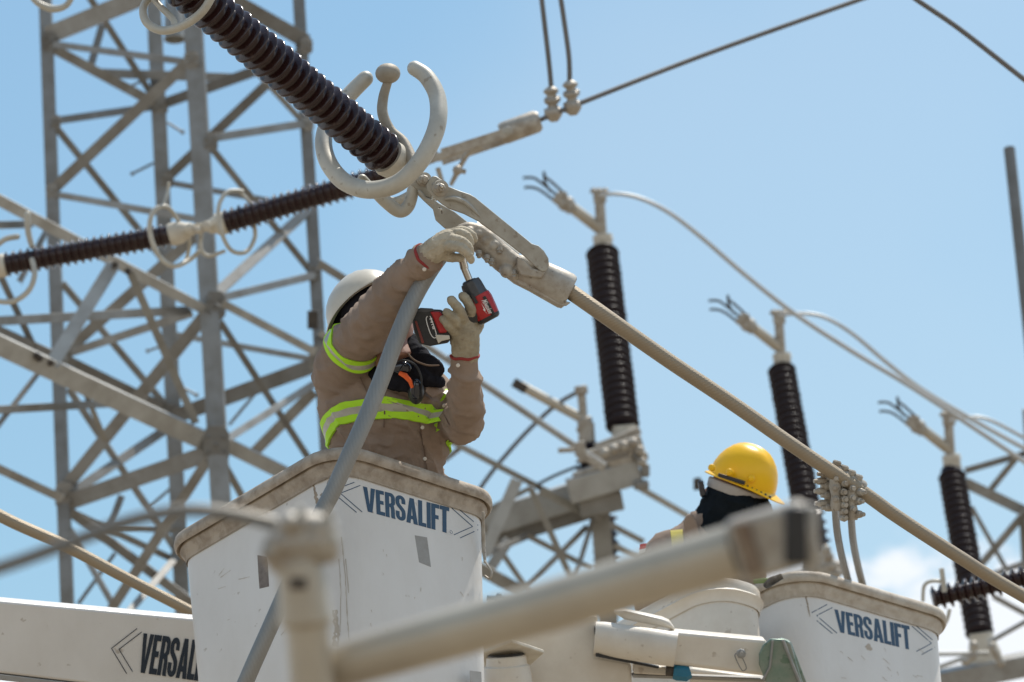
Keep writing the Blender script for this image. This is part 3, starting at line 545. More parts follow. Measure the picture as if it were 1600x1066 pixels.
g = G(); beam(g, P(640, 262, 17.95), P(800, 204, 17.95), M(12, 18), .02); beam(g, P(690, 240, 17.9), P(790, 208, 17.9), M(15, 18), .015); c2.part('link_plate', g, ALU, bevel=.003)
g = G(); beam(g, P(690, 252, 18.1), P(790, 218, 18.1), M(14, 18), .02); c2.part('link_plate', g, ALU, bevel=.003)
g = G(); tube(g, spline([(P(752, 228, 18), M(6, 18)), (P(733, 238, 18), M(5, 18)), (P(722, 255, 18), M(4, 18)), (P(714, 270, 18), M(4.5, 18)), (P(704, 290, 18), M(3, 18))]), 10); tube(g, [(P(710, 264, 17.96), M(5, 18)), (P(728, 269, 17.96), M(4, 18))], 8); ball(g, P(715, 266, 17.95), M(8, 18)); c2.part('jumper_lug', g, ALU)
g = G(); beam(g, P(684, 262, 18), P(692, 290, 18), M(8, 18), .015); beam(g, P(668, 228, 18), P(690, 250, 18), M(9, 18), .03); c2.part('hanger', g, ALU, bevel=.003)
g = G(); bolt(g, P(793, 205, 17.85), -FW, M(8, 18), .03); c2.part('pivot_pin', g, ALUG)
def wire(name, label, pts, d, m, group=None, n=16, cat='cable'):
    g = G(); tube(g, spline([(P(a, b, d + c), M(r, d)) for a, b, c, r in pts], 8), n); return single(name, label, cat, g, m, group=group)
wire('overhead_wire', 'taut dark overhead wire rising from the far clamp to the top edge', [(838, 190, 0, 3.8), (910, 160, 0, 4), (1100, 86, .3, 4), (1350, -3, .6, 4), (1600, -90, 1, 4)], 18, CONDF)
wire('overhead_wire', 'dark overhead wire cutting across the top right corner', [(1380, -40, 0, 4.2), (1430, -2, 0, 4.2), (1500, 46, 0, 4.2), (1600, 124, 0, 4.2), (1700, 200, 0, 4.2)], 16, CONDF)
tc2 = Thing('tap_clamp', 'pair of small blurred tap clamps hanging on the far overhead wire', 'clamp', P(878, 165, 18))
for (x, y) in [(863, 165), (893, 155)]:
    g = G()
    lathe(g, P(x - 3, y - 30, 18), P(x + 3, y + 26, 18), [(M(t, 18), M(q, 18)) for t, q in ((0, 5), (3, 9), (7, 13), (10, 12), (14, 6), (18, 7), (21, 13), (25, 13), (29, 7), (33, 8), (37, 14), (44, 15), (50, 11), (56, 6))], 14)
    rod(g, P(x - 13, y - 8, 18), P(x + 13, y - 12, 18), M(4, 18)); rod(g, P(x - 13, y + 9, 18), P(x + 13, y + 5, 18), M(4, 18)); rod(g, P(x - 12, y + 18, 18), P(x + 13, y + 14, 18), M(4, 18))
    m_ = melt(g, .006, 2); tc2.part('clamp_body', settle(m_, tc2.loc, ALU), None)
wire('riser_wire', 'left one of two thin cables rising to the top edge from the far tap clamps', [(862, 146, 0, 4), (858, 100, 0, 4), (850, 30, 0, 4), (843, -30, 0, 4)], 18, CONDF, 'risers on the far line')
wire('riser_wire', 'right one of two thin cables rising to the top edge from the far tap clamps', [(890, 134, 0, 4), (889, 90, 0, 4), (881, 30, 0, 4), (872, -30, 0, 4)], 18, CONDF, 'risers on the far line')
s4 = Thing('strain_insulator', 'short blurred brown strain insulator at the right edge beside the bucket rim', 'insulator', P(1456, 936, 17.5))
g = G(); string(s4, P(1456, 936, 17.5), P(1680, 885, 17.5), M(20, 17.5), M(12.8, 17.5), n=30)
g = G(); tube(g, spline([(P(1442, 940, 17.4), M(3, 18)), (P(1444, 916, 17.4), M(3, 18)), (P(1456, 908, 17.4), M(3, 18)), (P(1474, 909, 17.4), M(3, 18))]), 10); tube(g, [(P(1471, 888, 17.4), M(4, 18)), (P(1476, 925, 17.4), M(4, 18))], 10)
tube(g, spline([(P(1484, 952, 17.4), M(3, 18)), (P(1478, 972, 17.4), M(3, 18)), (P(1464, 985, 17.4), M(3, 18)), (P(1450, 984, 17.4), M(3, 18))]), 10); s4.part('arcing_ring', g, RINGM)
wire('corner_ring', 'pale blurred ring fragment in the top left corner', [(45, -14, 0, 5), (58, 4, 0, 5), (82, 14, 0, 6), (104, 8, 0, 5), (116, -14, 0, 5)], 17, RINGM, cat='arcing ring')

# ================================================================== disconnect switches
D3 = 27.0
def s3p(x, y, o=0): return P(x, y, D3 + o)
def switch(label, top, bot, w, sc=1.0, base=True):
    tx, ty = top; bx_, by = bot
    th = Thing('switch_insulator', label, 'insulator', s3p(bx_, by), 'post insulators of the disconnect switch')
    a, b = s3p(bx_, by, 0), s3p(tx, ty + 28 * sc, 1.2 * (by - ty) / 330)
    L = (b - a).length; r = M(w / 2, D3); g = G(); lathe(g, a, b, shed_profile(L, r * .74, r, M(15.0 * sc, D3)), 32); th.part('porcelain_sheds', g, PORCD, sharp=60)
    q = lambda x, y, o=0: P(tx + x * sc, ty + y * sc, dist(b) + o)
    g = G(); tube(g, [(q(3, 32), M(16 * sc, D3)), (q(2, 26), M(17 * sc, D3)), (q(1, 12), M(15.5 * sc, D3)), (q(1, 8), M(17 * sc, D3)), (q(0, 0), M(15 * sc, D3))], 20); th.part('top_cap', g, CAPM)
    g = G(); tube(g, [(q(-1, 4), M(9 * sc, D3)), (q(-4, -50), M(8.5 * sc, D3))], 14); beam(g, q(-14, -56), q(6, -58), M(17 * sc, D3), .07)
    for dx in (-13, -5, 4): bolt(g, q(dx, -64), UP, .03, .04)
    th.part('terminal_post', g, ALU, bevel=.006)
    g = G(); tube(g, [(q(-4, -8), M(9.5 * sc, D3)), (q(-48, -42), M(9 * sc, D3))], 16, cap='round'); th.part('contact_arm', g, PIPEM)
    g = G(); ball(g, q(-56, -47), M(15 * sc, D3), M(13 * sc, D3), M(14 * sc, D3), n=14); beam(g, q(-74, -60), q(-46, -38), M(20 * sc, D3), .1); beam(g, q(-60, -66), q(-48, -34), M(8 * sc, D3), .12); th.part('contact_jaw', g, ALU, bevel=.01)
    for pts in ([(-70, -60), (-95, -80), (-108, -88), (-124, -88)], [(-72, -50), (-96, -68), (-110, -73), (-122, -73)], [(-60, -64), (-82, -84), (-90, -88), (-91, -98)], [(-80, -66), (-90, -82), (-88, -92)]):
        g = G(); tube(g, spline([(q(x, y), M(2.4 * sc, D3)) for x, y in pts]), 8); th.part('arcing_wire', g, DARKM)
    return th
swA = switch('tall dark post insulator carrying a jaw contact, leftmost of three, right of the tan clamp', (941, 366), (973, 668), 55)
swB = switch('dark post insulator with a jaw contact behind the yellow helmet, middle of three', (1221, 551), (1261, 800), 47, .92)
swC = switch('dark post insulator with a jaw contact near the right edge, rightmost of three', (1486, 710), (1531, 992), 46, .92)
bs = Thing('insulator_stand', 'galvanised steel beam and bracket carrying the leftmost post insulator', 'stand', s3p(975, 720), None)
g = G(); tube(g, [(s3p(975, 664), M(18, D3)), (s3p(976, 676), M(20, D3)), (s3p(978, 700), M(26, D3)), (s3p(979, 706), M(30, D3))], 20); bs.part('base_cap', g, CAPM)
g = G(); beam(g, s3p(888, 768, -.3), s3p(1000, 736, -.3), M(38, D3), .3); bs.part('channel_beam', g, GALV2, bevel=.008)
g = G(); beam(g, s3p(725, 828, .2), s3p(905, 772, .2), M(42, D3), .3); bs.part('channel_beam', g, GALV2, bevel=.008)
g = G(); beam(g, s3p(725, 858, .35), s3p(960, 786, .35), M(22, D3), .5); bs.part('bottom_flange', g, GALV, bevel=.008)
g = G(); beam(g, s3p(905, 793, -.2), s3p(972, 780, -.2), M(30, D3), .4); bs.part('bracket', g, GALV2, bevel=.01)
g = G(); beam(g, s3p(918, 716, -.3), s3p(1003, 690, -.3), M(22, D3), .25); beam(g, s3p(930, 700, -.2), s3p(1000, 672, -.2), M(12, D3), .2); beam(g, s3p(950, 724, -.35), s3p(1012, 712, -.35), M(12, D3), .2); beam(g, s3p(985, 690, -.4), s3p(995, 730, -.4), M(16, D3), .1)
for x, y in ((960, 702), (975, 697), (990, 692), (1000, 704), (1003, 722), (945, 708)): ball(g, s3p(x, y, -.5), M(8, D3), n=10)
tube(g, spline([(s3p(895, 745, -.4), M(6, D3)), (s3p(930, 732, -.4), M(7, D3)), (s3p(965, 715, -.4), M(7, D3)), (s3p(1000, 700, -.4), M(6, D3))]), 10); bs.part('crank_linkage', g, ALU, bevel=.008)
for (x, y, w, h) in ((1008, 735, 14, 22), (1002, 758, 24, 16), (994, 714, 10, 14)):
    g = G(); beam(g, s3p(x - w / 2, y, -.45), s3p(x + w / 2, y, -.45), M(h, D3), .1); bs.part('lug', g, GALV, bevel=.02)
g = G(); a, b = s3p(938, 800, .2), s3p(946, 905, .2); angle_bar(g, a, b + (b - a).normalized() * (b.z / (-(b - a).normalized().z)), M(30, D3)); bs.part('support_column', g, GALV2, bevel=.003)
g = G(); lathe(g, s3p(944, 806, .6), s3p(950, 905, .6), shed_profile((s3p(944, 806, .6) - s3p(950, 905, .6)).length, M(16, D3), M(22, D3), M(13, D3)), 28); bs.part('rotary_insulator', g, PORCD, sharp=60)
sb2 = Thing('blade_switch', 'pale switch blade with a dark square tip on a stubby insulator', 'switch', s3p(918, 720))
g = G(); tube(g, [(s3p(812, 602), M(7.5, D3)), (s3p(912, 656), M(7.5, D3))], 16); sb2.part('blade', g, PIPEM)
g = G(); beam(g, s3p(802, 597), s3p(822, 609), M(15, D3), .09); sb2.part('blade_tip', g, DARKM, bevel=.006)
g = G(); tube(g, [(s3p(908, 612), M(7, D3)), (s3p(912, 655), M(6.5, D3))], 12); beam(g, s3p(898, 611), s3p(918, 608), M(14, D3), .09); sb2.part('terminal_post', g, ALU, bevel=.01)
g = G(); tube(g, [(s3p(912, 652), M(12, D3)), (s3p(916, 668), M(13, D3)), (s3p(917, 692), M(14, D3))], 18); beam(g, s3p(903, 664), s3p(926, 672), M(22, D3), .1); sb2.part('top_cap', g, ALU, bevel=.01)
g = G(); lathe(g, s3p(917, 690), s3p(920, 742), shed_profile(M(52, D3), M(13, D3), M(20, D3), M(13, D3)), 24); sb2.part('porcelain_sheds', g, PORCD, sharp=60)
rdm = Thing('operating_rod', 'long thin grey operating tube sloping down behind the drill-holding arm to the switch base', 'rod', s3p(940, 727, -.6))
g = G(); rod(g, P(636, 520, 26), P(945, 728, 26.3), M(5.5, 26)); rdm.part('tube', g, GALV2)
g = G(); beam(g, P(872, 704, 26), P(910, 702, 26), M(8, 26), .05); beam(g, P(905, 690, 26), P(912, 722, 26), M(16, 26), .06); beam(g, P(900, 706, 26), P(945, 732, 26), M(12, 26), .06); rdm.part('clevis', g, ALU, bevel=.006)
wire('blue_grey_wire', 'thin slack blue-grey wire looping behind the pale switch blade', [(902, 613, 0, 3.5), (870, 632, 0, 3.5), (830, 668, 0, 3.5), (795, 706, 0, 3.5), (758, 752, 0, 3.5), (700, 840, 0, 3.5)], 27, CONDF)
wire('thin_wire', 'thin wire running flat into the switch base above the steel beam', [(838, 758, 0, 2.6), (870, 742, 0, 2.6), (905, 728, 0, 2.6)], 27, CONDF)
wire('bus_wire', 'bright slack cable arching from the leftmost post insulator down to the right edge', [(938, 306, 0, 2.81), (962, 303, 0, 2.96), (1000, 310, 0, 3.12), (1045, 332, 0, 3.43), (1095, 370, 0, 3.74), (1165, 430, 0, 3.90), (1240, 489, 0, 3.90), (1330, 548, 0, 3.90), (1420, 602, 0, 3.90), (1500, 654, 0, 3.90), (1640, 748, 0, 3.90)], 26.8, CONDW, 'slack cables between the post insulators')
wire('bus_wire', 'bright slack cable arching from the middle post insulator down to the right edge', [(1218, 494, 0, 2.65), (1245, 490, 0, 2.81), (1285, 495, 0, 2.96), (1330, 520, 0, 3.28), (1385, 566, 0, 3.59), (1440, 608, 0, 3.74), (1520, 656, 0, 3.74), (1640, 722, 0, 3.74)], 26.9, CONDW, 'slack cables between the post insulators')
wire('bus_wire', 'thin slack cable leaving the rightmost post insulator at the right edge', [(1484, 658, 0, 2.50), (1510, 652, 0, 2.65), (1545, 656, 0, 2.81), (1600, 684, 0, 2.96), (1660, 720, 0, 2.96)], 27, CONDW, 'slack cables between the post insulators')
bc = Thing('insulator_stand', 'blurred bracket and pipes under the rightmost post insulator', 'stand', s3p(1536, 1020))
g = G(); tube(g, [(s3p(1532, 988), M(18, D3)), (s3p(1534, 1000), M(20, D3)), (s3p(1538, 1020), M(26, D3)), (s3p(1540, 1034), M(28, D3))], 20); bc.part('base_cap', g, CAPM)
g = G(); beam(g, s3p(1466, 1066), s3p(1640, 1030), M(34, D3), .3); bc.part('channel_beam', g, GALV, bevel=.01)
for (x0, y0, x1, y1, r) in ((1464, 1022, 1545, 1021, 3.5), (1462, 1044, 1530, 1020, 3.5), (1545, 1004, 1640, 950, 4)):
    g = G(); rod(g, s3p(x0, y0, -.3), s3p(x1, y1, -.3), M(r, D3)); bc.part('pipe', g, GALV2)
g = G()
for x, y in ((1522, 1008), (1550, 1010), (1556, 1022), (1520, 1026), (1508, 1034), (1564, 1036)): ball(g, s3p(x, y, -.4), M(8, D3), n=10)
bc.part('crank_linkage', settle(melt(g, .02, 1), bc.loc, ALU), None)
bb = Thing('insulator_stand', 'blurred bracket under the middle post insulator behind the bus tube end', 'stand', s3p(1268, 880))
g = G(); lathe(g, s3p(1262, 800), s3p(1276, 866), shed_profile(M(66, D3), M(20, D3), M(27, D3), M(15, D3)), 26); bb.part('lower_sheds', g, PORCD, sharp=60)
g = G(); tube(g, [(s3p(1276, 862), M(20, D3)), (s3p(1280, 880), M(26, D3)), (s3p(1282, 900), M(30, D3))], 18); beam(g, s3p(1230, 905), s3p(1322, 885), M(20, D3), .3)
for x, y in ((1294, 870), (1300, 884), (1306, 896), (1290, 860)): ball(g, s3p(x, y, -.4), M(9, D3), n=10)
bb.part('base_cap', g, ALU)
g = G(); prism(g, [s3p(1084, 748), s3p(1094, 746), s3p(1100, 756), s3p(1098, 766), s3p(1084, 766)], FW * .05); single('dark_bracket', 'small dark blurred bracket left of the yellow helmet', 'bracket', g, DARKM)

# ================================================================== buckets and booms
def rrect(hx, hy, r, n=7):
    pts = []
    for cx, cy, a0 in ((hx - r, hy - r, 0), (-hx + r, hy - r, 90), (-hx + r, -hy + r, 180), (hx - r, -hy + r, 270)):
        for k in range(n + 1):
            a = R(a0 + 90 * k / n); pts.append((cx + r * math.cos(a), cy + r * math.sin(a)))
    return pts
def bucket_mesh(g, c, u, v, w, prof, r):
    """stack of rounded rectangles; prof rows: (drop, grow)"""
    vs = []; fs = []; n = None
    for (dz, gr) in prof:
        ring = rrect(u[1] + gr, v[1] + gr, max(r + gr, 0.01)); n = len(ring)
        vs += [c + u[0] * x + v[0] * y - w * dz for x, y in ring]
    for i in range(len(prof) - 1):
        for k in range(n): fs.append([i * n + k, i * n + (k + 1) % n, (i + 1) * n + (k + 1) % n, (i + 1) * n + k])
    return g.add(vs, fs), n
Z = Vector((0, 0, 1))
def make_bucket(name, label, c0, cl, cr, d0, r, lipw, liph, depth, rimmat, group):
    """c0 front corner pixel (outer lip), cl left, cr right corners, all on one level"""
    C0 = P(*c0, d0); CL = onz(*cl, C0.z); CR = onz(*cr, C0.z)
    e1 = CR - C0; e2 = CL - C0
    u = e1.normalized(); v = (e2 - u * e2.dot(u)).normalized()
    # widen so that the rounded corner still reaches the traced point
    print(name, 'sides', e1.length, e2.length, 'angle', math.degrees(e1.angle(e2)))
    return C0, u, v, e1.length, e2.dot(v)
def build_bucket(label, c, u, v, hx, hy, r, rimmat, depth=1.05, taper=0.05, lip=0.036, group=None, drop=0.033, body=FIBRE):
    th = Thing('bucket', label, 'bucket', c - Z * depth, group)
    wv = u.cross(v).normalized(); wv = wv if wv.z > 0 else -wv
    prof = [(.02, 0), (.05, .0), (.3, -.012), (depth - .08, -taper), (depth - .02, -taper - .02), (depth, -taper - .06)]
    g = G(); _, n = bucket_mesh(g, c, (u, hx), (v, hy), wv, prof, r)
    k = len(prof) - 1; g.add([], []); g.f.append([k * n + i for i in range(n)]); g.uv.append([(0, 0)] * n)
    bi = G(); prof2 = [(.02, -.012), (.3, -.024), (depth - .02, -taper - .03)]; bucket_mesh(g, c, (u, hx), (v, hy), wv, prof2, r)
    th.part('shell', g, body, sharp=50)
    g = G(); pr = [(.0, -.016), (-.006, -.008), (-.008, .006), (-.006, lip * .6), (.0, lip * .9), (.012, lip), (.026, lip * .96), (.034, lip * .8), (drop - .01, lip * .45), (drop + .005, .02), (drop + .02, .008), (drop + .04, .003), (.03, -.016), (0, -.016)]
    bucket_mesh(g, c, (u, hx), (v, hy), wv, pr, r); th.part('rim', g, rimmat, sharp=60)
    # band of hand grime below the rim, its lower edge ragged
    ring = rrect(hx + .0035, hy + .0035, r, 24); n = len(ring); top = [c + u * x + v * y - wv * (drop - .004) for x, y in ring]
    low = [c + u * x * .9985 + v * y * .9985 - wv * (drop + .014 + .026 * max(0, noise.noise(Vector((x * 6, y * 6, hx * 9))) + .25) + .008 * noise.noise(Vector((x * 30, y * 30, 1)))) for x, y in ring]
    g = G(); g.add(top + low, [[i, (i + 1) % n, n + (i + 1) % n, n + i] for i in range(n)])
    if rimmat is not FIBREC: th.part('grime_band', g, STAIN if body is FIBRE and rimmat is RIM else STAIN2)
    return th
def setup(c0, cl, cr, d0, in_=0.036, swell=1.0):
    C0 = P(*c0, d0); nrm = Matrix.Rotation(R(-6.0), 3, 'X') @ Vector((0, 0, 1)); nrm = -nrm if nrm.z < 0 else nrm
    if nrm.y > 0: nrm.y = -nrm.y
    nrm = Vector((0, math.sin(R(6)), math.cos(R(6)))); CL = onplane(*cl, C0, nrm); CR = onplane(*cr, C0, nrm)
    u = (CR - C0).normalized(); v = nrm.cross(u).normalized()
    if v.dot(CL - C0) < 0: v = -v
    wx = (CR - C0).dot(u); wy = (CL - C0).dot(v)
    print('bucket', wx, wy, 'skew', (CL - C0).dot(u), 'depths', dist(C0), dist(CL), dist(CR))
    return C0, u, v, wx, wy
def decal_quad(plane_p, plane_n, TL, TR, BR, BL, off=0.0025):
    def f(a, b):
        x = (1 - a) * ((1 - b) * BL[0] + b * TL[0]) + a * ((1 - b) * BR[0] + b * TR[0])
        y = (1 - a) * ((1 - b) * BL[1] + b * TL[1]) + a * ((1 - b) * BR[1] + b * TR[1])
        return onplane(x, y, plane_p + plane_n * off, plane_n)
    return f
# heavy condensed capitals: outline loops in a 1-high cell
def arc(cx, cy, rx, ry, a0, a1, n=6): return [(cx + rx * math.cos(R(a0 + (a1 - a0) * i / n)), cy + ry * math.sin(R(a0 + (a1 - a0) * i / n))) for i in range(n + 1)]
GL = {
 'V': (.56, [[(0, 1), (.2, 1), (.28, .30), (.36, 1), (.56, 1), (.39, 0), (.17, 0)]]),
 'E': (.40, [[(0, 0), (0, 1), (.38, 1), (.38, .85), (.19, .85), (.19, .59), (.35, .59), (.35, .44), (.19, .44), (.19, .15), (.40, .15), (.40, 0)]]),
 'R': (.46, [[(0, 0), (0, 1), (.26, 1)] + arc(.26, .80, .2, .2, 90, 0) + [(.46, .64)] + arc(.36, .62, .1, .10, 0, -70, 3) + [(.42, .42), (.44, .34), (.44, .08), (.47, 0), (.28, 0), (.26, .06), (.26, .36), (.24, .42), (.19, .43), (.19, 0)], [(.19, .57), (.19, .86), (.24, .86), (.28, .82), (.28, .62), (.24, .57)]]),
 'S': (.46, [[(.46, .68), (.46, .80)] + arc(.23, .80, .23, .2, 0, 180, 8) + [(0, .70), (.02, .62), (.08, .54), (.24, .40), (.28, .33), (.28, .18), (.23, .13), (.18, .18), (.18, .36), (0, .36), (0, .20)] + arc(.23, .2, .23, .2, 180, 360, 8) + [(.46, .33), (.44, .42), (.38, .50), (.22, .64), (.18, .71), (.18, .82), (.23, .87), (.28, .82), (.28, .68)]]),
 'A': (.54, [[(0, 0), (.17, 1), (.37, 1), (.54, 0), (.34, 0), (.315, .17), (.22, .17), (.195, 0)], [(.238, .31), (.27, .66), (.298, .31)]]),
 'L': (.37, [[(0, 0), (0, 1), (.19, 1), (.19, .15), (.37, .15), (.37, 0)]]),
 'I': (.19, [[(0, 0), (0, 1), (.19, 1), (.19, 0)]]),
 'F': (.37, [[(0, 0), (0, 1), (.37, 1), (.37, .85), (.19, .85), (.19, .58), (.34, .58), (.34, .43), (.19, .43), (.19, 0)]]),
 'T': (.44, [[(.125, 0), (.125, .85), (0, .85), (0, 1), (.44, 1), (.44, .85), (.315, .85), (.315, 0)]]),
}
def glyph_mesh(loops):
    cu = bpy.data.curves.new('t', 'CURVE'); cu.dimensions = '2D'; cu.fill_mode = 'FRONT'
    for l in loops:
        s = cu.splines.new('POLY'); s.points.add(len(l) - 1); s.use_cyclic_u = True
        for i, (x, y) in enumerate(l): s.points[i].co = (x, y, 0, 1)
    o = bpy.data.objects.new('t', cu); COL.objects.link(o); bpy.context.view_layer.update()
    me = bpy.data.meshes.new_from_object(o.evaluated_get(bpy.context.evaluated_depsgraph_get())); bpy.data.objects.remove(o)
    vs = [(v.co.x, v.co.y) for v in me.vertices]; fs = [list(p.vertices) for p in me.polygons]; bpy.data.meshes.remove(me); return vs, fs
GM = {k: glyph_mesh(v[1]) for k, v in GL.items()}
def shell_bvh(th):
    o = [c for c in th.o.children if c.name.startswith('shell')][0]
    return BVHTree.FromPolygons([v.co + th.loc for v in o.data.vertices], [list(p.vertices) for p in o.data.polygons])
def hugpix(bv, pix, off=.0009):
    def f(x, y):
        q = pix(x, y); d = (q - CAM).normalized(); h = bv.ray_cast(CAM, d, 40)
        return (h[0] if h[0] and (h[0] - q).length < .08 else q) - d * off
    return f
def lettering(th, f, m, parent, word='VERSALIFT', lines=(), pix=None, gap=.022, bv=None):
    if bv:
        f0, pix0 = f, pix; f = lambda a, b: hugpix(bv, f0)(a, b); pix = hugpix(bv, pix0)
    tot = sum(GL[c][0] for c in word) + gap * (len(word) - 1); x = 0
    for c in word:
        vs, fs = GM[c]; g = G(); g.add([f((x + a) / tot, b) for a, b in vs], fs); th.part('letter', g, m, parent=parent, smooth=False); x += GL[c][0] + gap
    for pl in lines:
        pl = [((a[0] + (b[0] - a[0]) * k / 4), (a[1] + (b[1] - a[1]) * k / 4)) for a, b in zip(pl, pl[1:]) for k in range(4)] + [pl[-1]]
        for a, b in zip(pl, pl[1:]):
            d = Vector((b[0] - a[0], b[1] - a[1])).normalized(); n = Vector((-d.y, d.x)) * .62
            g = G(); g.add([pix(a[0] + n.x, a[1] + n.y), pix(b[0] + n.x, b[1] + n.y), pix(b[0] - n.x, b[1] - n.y), pix(a[0] - n.x, a[1] - n.y)], [[0, 1, 2, 3]]); th.part('chevron_line', g, m, parent=parent, smooth=False)

# --- near bucket
C0, u, v, wx, wy = setup((522, 686), (257, 855), (797, 775), 10.34)
L1 = .036; r1 = .085
hx, hy = wx / 2 - L1, wy / 2 - L1; bc0 = C0 + u * wx / 2 + v * wy / 2
b1 = build_bucket('white fibreglass lift bucket with the khaki worker standing in it, nearest and largest', bc0, u, v, hx, hy, r1, RIM, depth=1.1)
fr = bc0 - v * hy; fl = bc0 - u * hx
plt = -v; ptn = -u
z3 = lambda x, y: (380 + x / 3.077, 740 + y / 3.077)
taper_n = (plt + Z * -.03).normalized()
f1 = decal_quad(fr, plt, (567, 760), (702, 793), (702, 834), (569, 798), .0025)
pix1 = lambda x, y: onplane(x, y, fr + plt * .0025, plt)
lettering(b1, f1, BLUE, None, lines=[[z3(470, 66), z3(535, 42)], [z3(563, 57), z3(467, 95), z3(572, 185)], [z3(455, 112), z3(545, 187)], [z3(1003, 166), z3(1103, 255), z3(1013, 295)], [z3(1030, 165), z3(1130, 250)], [z3(1130, 270), z3(1043, 310)]], pix=pix1, bv=shell_bvh(b1))
rg = G(); c_ = onplane(705, 831.5, fr + plt * .003, plt); tube(rg, [(q, .0006) for q in ringpath(c_, plt, .0045, n=20)], 6, closed=True); b1.part('registered_mark', rg, BLUE)
def patch(th, name, m, pts, pix, label=None, thick=.0006):
    g = G(); q = [pix(*p) for p in pts]; nrm = (q[1] - q[0]).cross(q[2] - q[0]).normalized(); nrm = nrm if nrm.dot(CAM - q[0]) < 0 else -nrm
    prism(g, q, nrm * thick); th.part(name, g, m, label=label, smooth=False)
hp1 = hugpix(shell_bvh(b1), pix1, .0006)
patch(b1, 'tape_patch', TAPE, [z3(825, 297), z3(884, 307), z3(893, 372), z3(903, 450), z3(846, 427), z3(838, 380)], hp1, 'grey tape patch below the lettering')
pixl = lambda x, y: onplane(x, y, fl + ptn * .004, ptn)
patch(b1, 'tape_patch', TAPEB, [z3(68, 392), z3(112, 400), z3(118, 430), z3(124, 543), z3(78, 554), z3(72, 470)], hugpix(shell_bvh(b1), pixl, .0006), 'brown tape patch on the left side')
# grime where hands and ropes rub: ragged stain sheets just proud of the shell
def stain(th, pts, pix, m=STAIN, n=5, jig=1.6):
    out = []
    for a, b in zip(pts, pts[1:] + pts[:1]):
        for k in range(n): t = k / n; out.append((a[0] + (b[0] - a[0]) * t + random.uniform(-jig, jig), a[1] + (b[1] - a[1]) * t + random.uniform(-jig, jig)))
    g = G(); q = [pix(*p) for p in out]; g.add(q, [list(range(len(q)))]); th.part('grime_stain', g, m, smooth=False)
pixl2 = lambda x, y: onplane(x, y, fl + ptn * .0035, ptn); pix12 = lambda x, y: onplane(x, y, fr + plt * .0045, plt)
g = G(); tube(g, spline([(P(755, 800, 10.62), .004), (P(756, 850, 10.62), .005), (P(758, 880, 10.6), .004)]), 8); tube(g, spline([(P(757, 876, 10.6), .003), (P(768, 894, 10.58), .003), (P(765, 904, 10.58), .003), (P(758, 900, 10.6), .003)]), 8, cap='round'); b1.part('gate_latch', g, ALU)
patch(b1, 'tape_patch', TAPE, [(734, 1048), (752, 1050), (753, 1080), (735, 1080)], pix1)

# --- right bucket
DB = 12.3
DB = 12.4
C0b, ub, vb, wxb, wyb = setup((1240, 880), (1120, 968), (1508, 960), DB)
wyb = 0.60; bc2 = C0b + ub * wxb / 2 + vb * wyb / 2; hx2, hy2 = wxb / 2 - L1, wyb / 2 - L1
b2 = build_bucket('empty-looking white lift bucket with a pale scuffed rim at the lower right', bc2, ub, vb, hx2, hy2, .12, RIM2, depth=1.1, lip=.038, drop=.036)
fr2 = bc2 - vb * hy2; z5 = lambda x, y: (1180 + x / 5, 880 + y / 5)
f2 = decal_quad(fr2, -vb, (1303.5, 952), (1421, 978.5), (1424, 1016), (1308, 987), .0025); pix2 = lambda x, y: onplane(x, y, fr2 - vb * .0025, -vb)
lettering(b2, f2, BLUE, None, lines=[[z5(440, 388), z5(562, 323)], [z5(603, 347), z5(480, 410), z5(640, 548)], [z5(480, 448), z5(603, 550)], [z5(1225, 492), z5(1378, 627), z5(1260, 690)], [z5(1260, 492), z5(1385, 600)], [z5(1405, 658), z5(1300, 715)]], pix=pix2, bv=shell_bvh(b2))
# --- middle bucket (behind the boom tip), second worker stands in it
C0m, um, vm, wxm, wym = setup((1110, 888), (960, 975), (1216, 912), 12.05)
print('mid', wxm, wym)
wxm = .33; wym = .62; um, vm = ub, vb
b3 = build_bucket('plain cream lift bucket without lettering between the boom tip and the right bucket', C0m + um * wxm / 2 + vm * wym / 2 + Z * 0, um, vm, wxm / 2 - L1, wym / 2 - L1, .11, FIBREC, depth=1.1, lip=.012, body=FIBREC)
g = G(); tube(g, spline([(P(1198, 914, 12.25), .012), (P(1206, 908, 12.2), .014), (P(1214, 904, 12.2), .012), (P(1222, 900, 12.2), .010)]), 10); b3.part('edge_strap', g, BLKP)
g = G(); tube(g, spline([(P(1180, 908, 12.35), .008), (P(1192, 907, 12.3), .009), (P(1202, 906, 12.3), .006)]), 10); b3.part('green_strap', g, mat('green_webbing', (0.12, 0.24, 0.06), .8))

# --- boom with big lettering, lower left
bm = Thing('lettered_boom', 'white lift boom with dark chevrons and lettering, lower left behind the near bucket', 'boom', P(0, 1000, 11.2))
bd = 11.25
TLc, TRc = P(-500, 893, bd - .2), P(420, 977, bd + .2); BLc, BRc = P(-500, 993, bd - .2), P(420, 1102, bd + .2)
g = G(); nb = (TRc - TLc).cross(BLc - TLc).normalized(); nb = nb if nb.dot(CAM - TLc) > 0 else -nb
prism(g, [TLc, TRc, BRc, BLc], -nb * .2); bm.part('boom_box', g, FIBRE, bevel=.008)
g = G(); off = (BLc - TLc).normalized(); prism(g, [BLc + off * .002, BRc + off * .002, BRc + off * .02, BLc + off * .02], -nb * .19); bm.part('lower_edge_strip', g, TAPE, bevel=.003)
z4 = lambda x, y: (x / 4.706, 900 + y / 4.706); pixb = lambda x, y: onplane(x, y, TLc + nb * .003, nb)
f3 = decal_quad(TLc, nb, z4(1055, 422), z4(1620, 494), z4(1575, 790), z4(1010, 708), .003)
